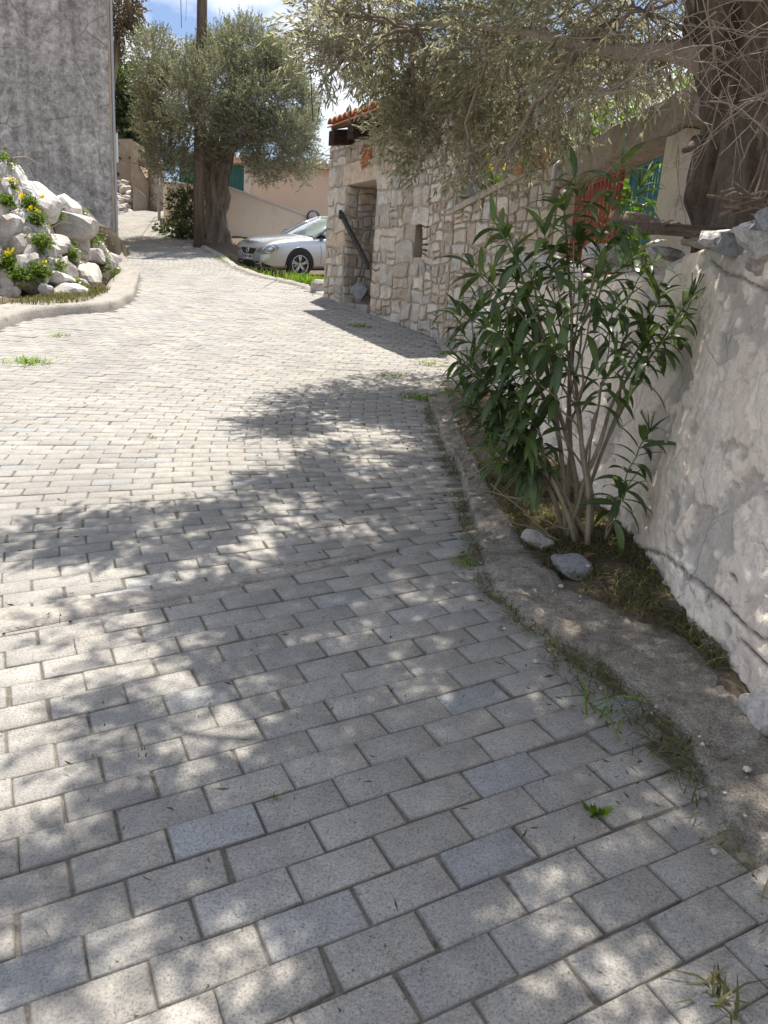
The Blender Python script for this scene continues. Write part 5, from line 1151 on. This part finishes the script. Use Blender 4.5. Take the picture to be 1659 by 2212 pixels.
# shrub and ground cover at its foot
def leaf_bush(name, label, cat, lobes, dens, mat, k, ll, lw, sl, base, group=None, spread=.9, droop=.1, stems=True):
    th = thing(name, label, cat, base, group=group)
    crown('foliage', lobes, dens, mat, th, k, ll, lw, sl, spread, droop, -.2)
    if stems:
        m = MB()
        for i, (c_, r) in enumerate(lobes): m.tube(limb_path(base, c_, i, .1, 6), np.linspace(.03, .01, 6), 5)
        m.build('stems', M['stem'], th, smooth=True)
    return th
leaf_bush('shrub', 'leafy grey green shrub between the peach corner wall and the utility pole', 'shrub', [(at(402, 405, 23.2), .34), (at(398, 440, 23.1), .36), (at(408, 475, 23.), .3), (at(390, 462, 23.1), .22), (at(415, 430, 23), .3)], 700, M['leaf_dark'], 9, .11, .035, .25, at(405, 505, 23))
leaf_bush('ivy', 'low dark ivy covering the kerb at the foot of the utility pole', 'ivy', [(at(u, v, y), (.45, .35, .16)) for u, v, y in ((385, 502, 23.6), (400, 510, 23.), (415, 517, 22.6), (370, 495, 24.3), (440, 520, 22.8))], 600, M['leaf_dark'], 6, .10, .07, .16, at(400, 520, 23), None, .9, .1, False)
# trees behind
def tree_far(name, label, lobes, dens, mat, base, ll, lw, k=9, sl=.5, tr=.22):
    th = thing(name, label, 'tree', base, group=None); crown('crown', lobes, dens, mat, th, k, ll, lw, sl, .9, .1, -.12); m = MB()
    c0 = np.mean([c_ for c_, r in lobes], 0); m.tube(limb_path(base, c0, 3, .06, 8), np.linspace(tr, tr*.4, 8), 10)
    for i, (c_, r) in enumerate(lobes): m.tube(limb_path(np.array(base)*.35+c0*.65, c_, i, .1, 6), np.linspace(tr*.4, .03, 6), 6)
    m.build('trunk', M['barkfar'], th, smooth=True)
tree_far('evergreen_tree', 'dark evergreen tree behind the tan house at the end of the lane', [(at(u, v, y), r) for u, v, y, r in ((262, 215, 34, 1.0), (262, 285, 34, 1.1), (285, 190, 35, .8), (295, 250, 35, .9), (290, 310, 33.5, .55), (240, 180, 35, 1.), (255, 345, 33.3, .7))], 330, M['leaf_dark'], at(262, 440, 34.5), .20, .10)
tree_far('reddish_tree', 'reddish brown leafed tree crown showing past the top corner of the grey house', [(at(u, v, y), r) for u, v, y, r in ((258, 10, 30, .7), (262, 50, 30, .55), (255, 85, 30, .35), (240, 20, 31, .8), (270, 25, 30, .35))], 420, M['leaf_brown'], (at(215, 440, 32)[0], 32., 3.), .12, .06, 9, .4)
leaf_bush('garden_bush', 'bright yellow green garden bush seen through the turquoise gate', 'bush', [(at(u, v, y), r) for u, v, y, r in ((1425, 400, 9, .45), (1400, 460, 9, .4), (1460, 350, 9.4, .35), (1340, 440, 9.5, .45), (1300, 480, 9.8, .45), (1460, 460, 8.8, .35))], 420, M['leaf_bright'], 8, .10, .05, .22, (4.0, 9.3, 1.6))
leaf_bush('garden_bush', 'light green bush growing above the planter behind the retaining wall', 'bush', [(at(u, v, y), r) for u, v, y, r in ((1230, 300, 11, .4), (1300, 290, 11.5, .5), (1180, 290, 11.6, .4), (1400, 230, 11.5, .6))], 380, M['leaf_bright'], 8, .09, .04, .22, (3.4, 11.4, 1.8))
leaf_bush('garden_tree', 'grey green olive bush standing in the garden behind the gateway lintel', 'tree', [(at(u, v, y), r) for u, v, y, r in ((1150, 220, 13, .8), (1280, 200, 12.5, .8), (1400, 200, 12, .7), (1200, 120, 13, .9), (1060, 260, 14, .6), (1350, 120, 13, .8))], 330, M['leaf_olive'], 10, .075, .02, .3, (4.2, 12.6, 1.8))
# ------------------------------------------------------------------ oleander
OB = np.array([.93, 3.42, gz(.93, 3.42)+.06]); ole = thing('oleander', 'tall leggy oleander bush with long dark leaves in front of the white wall', 'bush', OB)
TIPS = [(1062, 470, .25), (1090, 500, .35), (1000, 560, .35), (1240, 375, .1), (1215, 430, .25), (1345, 345, .05), (1385, 400, .15), (1300, 440, -.05), (1175, 500, .1), (1110, 580, .3), (965, 670, .25), (950, 720, .05), (1020, 640, .1), (1050, 700, -.1), (1160, 620, -.05), (1230, 590, .1), (1290, 600, -.15), (1375, 540, .2), (1420, 560, .25), (1495, 640, .1), (1470, 700, -.05), (1440, 620, .15), (1010, 800, 0),
        (1060, 870, -.1), (1010, 900, .1), (1120, 930, -.15), (1180, 740, -.2), (1270, 720, -.15), (1330, 760, -.1), (1410, 720, .1), (1110, 790, -.1), (1405, 930, -.05), (1350, 1060, -.12), (990, 780, .15), (1140, 680, .2), (1320, 520, .2), (1260, 500, .2), (1040, 590, .1), (1200, 660, .25), (1390, 640, .2), (1070, 760, .15), (1330, 650, 0), (970, 760, .2), (1000, 690, .3), (1085, 930, 0), (1100, 690, .3)]
sm_ = MB(); gm = MB(); LO, LD, LL, LW_ = [], [], [], []; R = random.Random(12); MAIN = []
TIPS = [q for j_, q in enumerate(TIPS) if j_ % 4 != 3 or j_ in (3, 19, 31)]+[(1030, 890, .05), (1060, 985, -.05), (985, 840, .1), (1105, 1010, -.05), (1130, 880, -.1), (1000, 720, .15)]
for i, (u, v, dy) in enumerate(TIPS):
    tip = at(u, v, OB[1]+dy-.05); b = OB+np.array([R.uniform(-.09, .07), R.uniform(-.12, .12), 0]); P = []; main = i % 4 == 0
    if u > 1330 and v > 900: b = OB+np.array([.08, -.08, .02])
    elif not main:      # a side shoot: it leaves the nearest main stem part of the way up
        j = min(range(len(MAIN)), key=lambda q: np.linalg.norm(MAIN[q][-1]-tip)); k0 = max(3, min(9, int(14*R.uniform(.3, .6)))); b = np.array(MAIN[j][k0])
        if b[2] > tip[2]-.12: b = np.array(MAIN[j][3])
    H_ = tip[2]-b[2]; out = tip-b; mid1 = b+np.array([out[0]*.18, out[1]*.2, H_*.42]); mid2 = b+np.array([out[0]*.55, out[1]*.55, H_*.74])
    C = np.array([b, mid1, mid2, tip])
    for t in np.linspace(0, 1, 15):
        w_ = [(1-t)**3, 3*t*(1-t)**2, 3*t*t*(1-t), t**3]; q = sum(w*c for w, c in zip(w_, C)); e_ = min(1, t*5); P.append(q+np.array([N3(t*4, i, 0), N3(t*4, i, 5), 0])*.035*e_)
    if main: MAIN.append(P)
    ln = sum(np.linalg.norm(x-y) for x, y in zip(P, P[1:])); r0 = R.uniform(.010, .0145) if main else R.uniform(.005, .008); sm_.tube(P[:11], np.linspace(r0, r0*.5, 11), 6); gm.tube(P[10:], np.linspace(r0*.5, .003, 5), 6)
    leafy = min(.72, R.uniform(.26, .42)/ln*1.0); nw = int(leafy*ln/.042); az = R.random()*6
    for j in range(nw):
        t = 1-leafy+leafy*(j+.5)/nw; f = (j+.5)/nw; x = t*14; k = min(13, int(x)); q = P[k]+(P[k+1]-P[k])*(x-k); ax = nrm(P[k+1]-P[k]); az += PI/3+R.gauss(0, .2)
        s_ = nrm(np.cross(ax, [0.3, .9, .1])); s2 = np.cross(ax, s_)
        for w in range(3):
            if R.random() < .05+.2*(1-f): continue
            a = az+w*2*PI/3+R.gauss(0, .25); rad = s_*math.cos(a)+s2*math.sin(a); op = np.interp(f, [0, .6, .9, 1], [1.5, 1.15, .6, .25])+R.gauss(0, .15)
            LO.append(q); LD.append(nrm(ax*math.cos(op)+rad*math.sin(op))); l_ = R.uniform(.125, .205)*np.interp(f, [0, .85, 1], [1., 1., .62]); LL.append(l_); LW_.append(l_*R.uniform(.17, .225))
    if R.random() < .35:
        for k in range(4): e = nrm(np.array([R.gauss(0, .5), R.gauss(0, .5), 1])); gm.tube([tip, tip+e*.06, tip+e*.10], [.0025, .002, .0035], 5)
for (a, b_) in [((1130, 1080, 3.35), (1015, 1055, 3.3)), ((1240, 1150, 3.35), (1130, 1110, 3.2)), ((1225, 1190, 3.4), (1060, 1045, 3.25)), ((1250, 1185, 3.42), (1090, 1120, 3.15))]:
    sm_.tube(limb_path(at(*a), at(*b_), 3, .06, 8), np.linspace(.006, .002, 8), 5)
sm_.build('stems', M['stem'], ole, smooth=True); gm.build('shoot', M['greenstem'], ole, smooth=True)
LO, LD, LL, LW_ = map(np.array, (LO, LD, LL, LW_)); n = len(LO); ns = 8
S = np.cross(LD, np.array([0, 0, 1.])+.25*rng.normal(size=(n, 3))); S = nrm(S); D = LD.copy(); pos = LO.copy(); V = np.empty((n, ns, 3, 3)); dr = rng.uniform(.08, .38, n)
for k in range(ns):
    f = k/(ns-1); prof = (math.sin(PI*min(1, f**.8*.98+.02)))**.75 if 0 < f < 1 else .03; up_ = nrm(np.cross(S, D)); wv = (LW_*.5*prof)[:, None]
    V[:, k, 1] = pos; V[:, k, 0] = pos-S*wv+up_*wv*.22; V[:, k, 2] = pos+S*wv+up_*wv*.22
    D = D.copy(); D[:, 2] -= dr*(.55+f*.6); D = nrm(D); pos = pos+D*(LL/(ns-1))[:, None]
idx = np.arange(n*ns*3).reshape(n, ns, 3); Q = np.concatenate([np.stack([idx[:, :-1, c_], idx[:, :-1, c_+1], idx[:, 1:, c_+1], idx[:, 1:, c_]], -1).reshape(-1, 4) for c_ in (0, 1)])
tone = np.clip(rng.normal(.30, .28, n), 0, 1); T = np.zeros((n, ns, 3, 3)); T[..., 0] = tone[:, None, None]; T[..., 1] = rng.random((n, 1, 1)); T[:, :, 1, 2] = 1.
# a narrow pale midrib: the middle row is duplicated as a thin strip just above the blade
o = link(np_mesh('leaves', V.reshape(-1, 3), Q, (T*np.array([1, 1, 0.28])).reshape(-1, 3)), 'leaves', M['leaf_oleander'], ole, smooth=True)
# ------------------------------------------------------------------ grass, weeds, litter
def blades(pts, h, w, lean=.5, flat=0.):
    n = len(pts); d = rng.normal(size=(n, 3)); d[:, 2] = 0; d = nrm(d); H_ = (h*rng.uniform(.5, 1.2, n))[:, None]; s = np.cross(d, [0, 0, 1.])*(w*rng.uniform(.6, 1.2, n))[:, None]
    ln = (lean*rng.uniform(.2, 1.2, n))[:, None]; up_ = np.array([0, 0, 1.])*(1-flat); V = np.empty((n, 6, 3))
    p1 = pts+up_*H_*.55+d*H_*ln*.3; p2 = pts+up_*H_*(.95-.3*np.minimum(ln, 1))+d*H_*ln
    V[:, 0] = pts-s; V[:, 1] = pts+s; V[:, 2] = p1-s*.8; V[:, 3] = p1+s*.8; V[:, 4] = p2-s*.1; V[:, 5] = p2+s*.1
    b = np.arange(n)[:, None]*6; Q = np.concatenate([b+np.array([[0, 1, 3, 2]]), b+np.array([[2, 3, 5, 4]])]); t = np.repeat(np.concatenate([rng.random((n, 2)), np.zeros((n, 1))], 1), 6, 0); return V.reshape(-1, 3), Q, t
def on_ground(xy, dz=.02): return np.array([(x, y, gz(x, y)+dz) for x, y in xy])
def stuff(name, V, Q, T, mat, label=None):
    o = link(np_mesh(name, V, Q, T), name, mat); o['kind'] = 'stuff'
    if label: o['label'] = label; o['category'] = 'grass'
    return o
# green grass on the parking plot
pts = []
for k in range(9000):
    t_ = rng.random(); s_ = t_**1.1*6.0; a_ = _k[0]+np.array([.2, .1]); b_ = _k[4]; e_ = (b_-a_)/np.linalg.norm(b_-a_); q = a_+e_*s_+np.array([e_[1], -e_[0]])*(.16+abs(rng.normal(0, .45)))
    dens = 1. if s_ < 2.0 else .07
    if rng.random() < dens and N3(q[0]*2, q[1]*2, 4) > -.35: pts.append((q[0], q[1], plot_z(*q)))
pts = np.array(pts); V, Q, T = blades(pts, .36, .008, .6); stuff('grass', V, Q, T, M['grass'], 'bright green tall grass along the kerb in front of the silver car')
# dry and green clippings on the verge under the oleander and along the paving edge
pts = []
for k in range(9000):
    y = rng.uniform(2.3, 4.6); x = rng.uniform(.45, 1.2)
    if x > edge_x([(a, b) for a, b in gB], y)-.02 and N3(x*5, y*5, 2) > -.25: pts.append((x, y))
pts = on_ground(pts, .055); V, Q, T = blades(pts, .065, .0028, 1.6, .4); stuff('dry_grass', V, Q, T, M['drygrass'], 'matted dry grass clippings around the foot of the oleander')
pts = []
GE = resample([(a-.01, b) for a, b in gA[2:]], .04)
for k in range(6500):
    j = int(rng.random()*len(GE)); p = GE[j]; wd = .06 if 1.8 < p[1] < 2.45 else .022
    dn = .9 if 1.8 < p[1] < 2.45 else (.30 if p[1] > 2.4 else .12)
    if rng.random() < dn and N3(p[0]*3, p[1]*3, 6) > -.3+.2*(p[1] > 3): pts.append((p[0]+rng.normal(-.035, wd), p[1]+rng.normal(0, .03)))
pts = on_ground(pts, .012); V, Q, T = blades(pts, .05, .0025, 1.8, .5); stuff('edge_grass', V, Q, T, M['drygrass'], 'dry grass clippings packed along the edge of the paving')
pts = []
for k in range(4000):
    q = (rng.uniform(-5.6, -4.3), rng.uniform(10.8, 12.6)) if rng.random() < .7 else (rng.uniform(-6.4, -4.8), rng.uniform(12.5, 17))
    if edge_x([(a[0]-.4, a[1]) for a in kA], q[1]) > q[0] > edge_x([(a[0]-1.2, a[1]) for a in kA], q[1]): pts.append(q)
pts = on_ground(pts, .10); V, Q, T = blades(pts, .10, .005, .8); T[:, 0] = T[:, 0]**.6; stuff('dry_grass', V, Q, T, M['drygrass'], 'yellowing grass at the foot of the whitewashed boulders')
# olive litter: small dead leaves lying on the paving and along the gutter
xy = []
for k in range(800):
    r_ = rng.random()
    if r_ < .55: p = GE[int(rng.random()*len(GE))]; xy.append((p[0]+rng.normal(0, .18), p[1]+rng.normal(0, .1)))
    elif r_ < .75: y = rng.uniform(8, 13); xy.append((edge_x(RIGHT, y)-abs(rng.normal(0, .5)), y))
    else: xy.append((rng.uniform(-2.5, .9), rng.uniform(1.2, 8)))
P_ = on_ground(xy, .012+.01); D = rng.normal(size=(len(P_), 3)); D[:, 2] = .05*rng.normal(size=len(P_)); V, Q, T = leaves(P_, nrm(D), rng.uniform(.02, .045, len(P_)), rng.uniform(.005, .010, len(P_)), None, .3); stuff('leaf_litter', V, Q, T, M['litter'])
# crumbs of dirt and moss in the joints
xy = np.array([(rng.uniform(-3.5, 1.), rng.uniform(.9, 6.5)) for k in range(2600)]); P_ = on_ground(xy, -.004); V, Q, T = blades(P_, .014, .002, 1., .2); stuff('joint_moss', V, Q, T, M['drygrass'])
def weed(u, v, r, nb, h, label, name='weed', mat='grass', w=.004, cat='weed', group=None):
    q = G(u, v); pts = np.concatenate([rng.normal(0, r, (nb, 2)), np.zeros((nb, 1))], 1); V, Q, T = blades(pts, h, w, 1.7, .25); o = link(np_mesh(name, V, Q, T), name, M[mat]); o.location = (q[0], q[1], gz(q[0], q[1])-.003); tag(o, label, cat, group); return o
weed(62, 785, .09, 120, .13, 'larger grass tuft sprouting between sunlit pavers near the left picture edge', w=.005)
weed(128, 727, .06, 50, .08, 'small grass tuft between pavers just below the left kerb', w=.005)
weed(778, 706, .08, 60, .09, 'grass tuft at the tip of the house shadow on the road', w=.006)
weed(925, 787, .07, 45, .07, 'low weed between pavers left of the oleander near the house shadow', w=.006)
weed(852, 812, .05, 30, .06, 'tiny weed in a paver joint right of the road middle', w=.006)
weed(915, 862, .10, 130, .07, 'spreading green weed where the gutter begins beside the oleander', w=.006)
weed(1000, 1218, .035, 60, .05, 'green tuft at the paving edge level with the oleander foot', w=.003)
weed(1552, 2150, .02, 22, .06, 'yellowish small weed in a joint at the bottom right corner', w=.004, mat='drygrass')
weed(590, 1726, .006, 9, .02, 'tiny sprig of green in a joint in the middle foreground', w=.002)
weed(330, 946, .015, 14, .035, 'single small sprout in the sunlit paving above the tree shadow', w=.003)
weed(1310, 1555, .05, 12, .16, 'long green grass blades reaching from the gutter over the pavers', w=.004)
# dandelion rosette
q = G(1285, 1762); n = 11; D = rng.normal(size=(n, 3)); D[:, 2] = abs(D[:, 2])*.5+.25; V, Q, T = leaves(np.zeros((n, 3)), nrm(D), rng.uniform(.03, .06, n), rng.uniform(.012, .02, n), None, .3); o = link(np_mesh('dandelion', V, Q, T), 'dandelion', M['grass']); o.location = (q[0], q[1], gz(q[0], q[1])+.002); tag(o, 'broad leaved green rosette growing in a joint on the right foreground paving', 'weed')
n = 5; q = G(1240, 1215, .06); D = rng.normal(size=(n, 3)); D[:, 2] = abs(D[:, 2])*.25; V, Q, T = leaves(rng.normal(0, .03, (n, 3))*np.array([1, 1, .1]), nrm(D), rng.uniform(.05, .08, n), rng.uniform(.02, .035, n), None, .5); o = link(np_mesh('dead_leaf', V, Q, T), 'dead_leaf', M['hole']); o.location = (q[0], q[1], q[2]+.02); tag(o, 'curled brown dead leaves lying at the foot of the oleander', 'leaf')
# yellow flowered plants among the boulders
def oxalis(name, label, c, r, nf, seed, tall=.16):
    th = thing(name, label, 'flowering plant', c, group='yellow flowered plants on the boulder wall'); R = random.Random(seed)
    r *= .62; n = int(230*r/.14); p = rng.normal(size=(n, 3))*np.array([r*.5, r*.4, r*.42]); k = 3; idx = np.repeat(np.arange(n), k); D = rng.normal(size=(n*k, 3)); D[:, 2] = D[:, 2]*.4+.15
    V, Q, T = leaves(np.array(c)+p[idx], nrm(D), np.full(n*k, .036), np.full(n*k, .032), None, .2); link(np_mesh('foliage', V, Q, T), 'foliage', M['oxalis'], th)
    for f in range(nf):
        m = MB(); b = np.array(c); e = b+np.array([R.gauss(0, r*.6), -R.uniform(.02, .16), R.uniform(tall*.4, tall)+r*.3]); m.tube([b, (b+e)/2+np.array([0, 0, .03]), e], .0035, 4); ms = m.build('stalk', M['greenstem'], th)
        m = MB()
        for fl in range(R.randint(2, 4)):
            ee = e+np.array([R.gauss(0, .025), R.gauss(0, .02), R.gauss(0, .02)]); m.tint = (R.random(), R.random(), 0)
            for a in np.linspace(0, 2*PI, 6)[:-1]:
                d = np.array([math.cos(a), -.5, math.sin(a)]); d /= np.linalg.norm(d); s = np.cross(d, [0, -1, .3]); s /= np.linalg.norm(s); m.add([ee, ee+d*.017+s*.009, ee+d*.026, ee+d*.017-s*.009], [(0, 1, 2, 3)])
        m.build('flower', M['yellow'], ms)
OX = [(870, 890, .30, 1, 'bright clump on the rightmost upper boulders near the house corner'), (945, 1080, .24, 0, 'bright clump hanging over the pale boulder at the right end of the wall'), (715, 1280, .20, 0, 'clump on the lower edge right of the wide flat boulder'), (370, 1150, .26, 1, 'clump with one flower in the lower middle gap of the boulders'),
      (185, 1190, .26, 0, 'leafy clump low down near the left picture edge'), (395, 880, .26, 0, 'dense clump right below the big overhanging boulder'), (285, 520, .22, 4, 'tall plant with the biggest bunch of flowers beside the upright slab'), (355, 660, .2, 3, 'plant with two flower heads under the upright slab'), (740, 640, .24, 1, 'clump on top of the overhanging boulder against the grey house'),
      (515, 600, .24, 1, 'dark clump between the slab and the house wall with one flower above'), (60, 490, .20, 0, 'sparse clump between the top left boulders'), (100, 350, .14, 3, 'flowers without much leaf on the topmost boulders'), (650, 980, .26, 0, 'dark leafy clump in the deep gap right of the middle boulders'), (1030, 1385, .16, 0, 'small round plant on the verge by the kerb'),
      (60, 1060, .26, 3, 'leafy plant with flowers at the left picture edge halfway up the wall'), (520, 1090, .22, 0, 'olive green clump in the middle of the wall'), (20, 130, .26, 0, 'leaves at the very top left above the boulders'), (1120, 1190, .18, 0, 'grassy clump at the right foot of the boulders'), (850, 1490, .14, 0, 'dry little plant at the kerb below the last boulder')]
for i, (zx, zy, r, nf, lab) in enumerate(OX):
    u, v = zx*.228, 324+zy*.228; y = bank_y(u, v); oxalis('sorrel_plant', lab, at(u, v, y-.12), r*y/12.5, nf, 900+i)
for (u, v, y, lab, sd) in [(1066, 395, 9.7, 'yellow flowered green plant on the coping by the grey boulder', 5), (1150, 345, 8.7, 'pale flowering plant rising from the terracotta planter', 6)]: oxalis('flowering_plant', lab, at(u, v, y), .26 if sd == 5 else .2, 5, sd, .22)
for i, (a, b_, lab) in enumerate([((0, 10), (360, 380), 'long bare dry stem arching down over the top boulders'), ((40, 110), (340, 105), 'thin bare stem sticking out level in front of the grey wall'), ((380, 690), (540, 850), 'dry stem hanging below the overhanging boulder')]):
    pa, pb = [at(x*.228, 324+y*.228, bank_y(x*.228, 324+y*.228)-.2) for x, y in (a, b_)]; m = MB(); P_ = limb_path(pa, pb, i, .1, 10, .12); m.tube(P_, np.linspace(.012, .004, 10), 5); m.tube([P_[5], P_[5]+np.array([.2, 0, .12]), P_[5]+np.array([.35, 0, .1])], [.006, .004, .003], 4)
    o = m.build('dead_weed', M['twig']); tag(o, lab, 'dead weed')

# loose grit and small stones along the gutter
m = MB(); R = random.Random(61)
for k in range(170):
    p = GE[int(R.random()*len(GE))]; x, y = p[0]+R.gauss(.06, .10), p[1]+R.gauss(0, .1); s_ = R.uniform(.006, .018) if R.random() < .85 else R.uniform(.02, .035)
    rock_mesh(m, (x, y, gz(x, y)+(.012 if x < p[0] else .045)), (s_, s_*R.uniform(.7, 1.2), s_*.7), 3000+k, R.uniform(0, 3), sub=1)
o = m.build('gravel', M['stone']); o['kind'] = 'stuff'
CLOUD_OFF=(4,4,4)
# ------------------------------------------------------------------ sky, sun, camera
w = bpy.data.worlds.new('World'); SC.world = w; w.use_nodes = True
nt = w.node_tree; nt.nodes.clear()
def wn(t, **k):
    n = nt.nodes.new(t)
    for a, b in k.items(): setattr(n, a, b)
    return n
sky = wn('ShaderNodeTexSky', sky_type='NISHITA'); sky.sun_disc = False; sky.sun_elevation = SUN_EL; sky.sun_rotation = SUN_AZ
sky.air_density = 1.; sky.dust_density = 1.5; sky.ozone_density = 1.
tc = wn('ShaderNodeTexCoord'); mp = wn('ShaderNodeMapping'); mp.inputs['Scale'].default_value = (1., 1., 2.2); mp.inputs['Location'].default_value = CLOUD_OFF
nz = wn('ShaderNodeTexNoise'); nz.inputs['Scale'].default_value = 3.2; nz.inputs['Detail'].default_value = 7; nz.inputs['Roughness'].default_value = .52
rp = wn('ShaderNodeValToRGB'); rp.color_ramp.elements[0].position = .44; rp.color_ramp.elements[1].position = .54
mx = wn('ShaderNodeMixRGB'); mx.inputs[2].default_value = (8.9, 9.3, 10.2, 1)
sx = wn('ShaderNodeMixRGB', blend_type='MULTIPLY'); sx.inputs[0].default_value = 1.; sx.inputs[2].default_value = (1.0, 1.05, 1.18, 1)
bg = wn('ShaderNodeBackground'); bg.inputs[1].default_value = .078; ow = wn('ShaderNodeOutputWorld')
L = nt.links.new
L(tc.outputs['Generated'], mp.inputs[0]); L(mp.outputs[0], nz.inputs[0]); L(nz.outputs['Fac'], rp.inputs[0]); L(rp.outputs[0], mx.inputs[0])
L(sky.outputs[0], sx.inputs[1]); L(sx.outputs[0], mx.inputs[1]); L(mx.outputs[0], bg.inputs[0]); L(bg.outputs[0], ow.inputs[0])
sd = bpy.data.lights.new('sun', 'SUN'); sd.energy = 5.0; sd.angle = math.radians(.53); sd.color = (1., .935, .835)
so = bpy.data.objects.new('sun', sd); COL.objects.link(so)
dv = Vector((math.sin(SUN_AZ)*math.cos(SUN_EL), math.cos(SUN_AZ)*math.cos(SUN_EL), math.sin(SUN_EL)))
so.rotation_euler = dv.to_track_quat('Z', 'Y').to_euler(); so.location = (0, 0, 12)
cd = bpy.data.cameras.new('camera'); cd.sensor_fit = 'VERTICAL'; cd.sensor_height = 36.; cd.lens = 36.*F/2212.; cd.clip_end = 3000; cd.clip_start = .05
co = bpy.data.objects.new('camera', cd); COL.objects.link(co)
mt = Matrix.Identity(4)
for i in range(3): mt[i][0] = RX[i]; mt[i][1] = UP[i]; mt[i][2] = -FW[i]
mt[2][3] = CZ; co.matrix_world = mt; SC.camera = co
SC.view_settings.view_transform = 'Standard'; SC.view_settings.look = 'None'; SC.view_settings.exposure = .78; SC.view_settings.gamma = 1
SC.cycles.max_bounces = 8; SC.cycles.transparent_max_bounces = 8
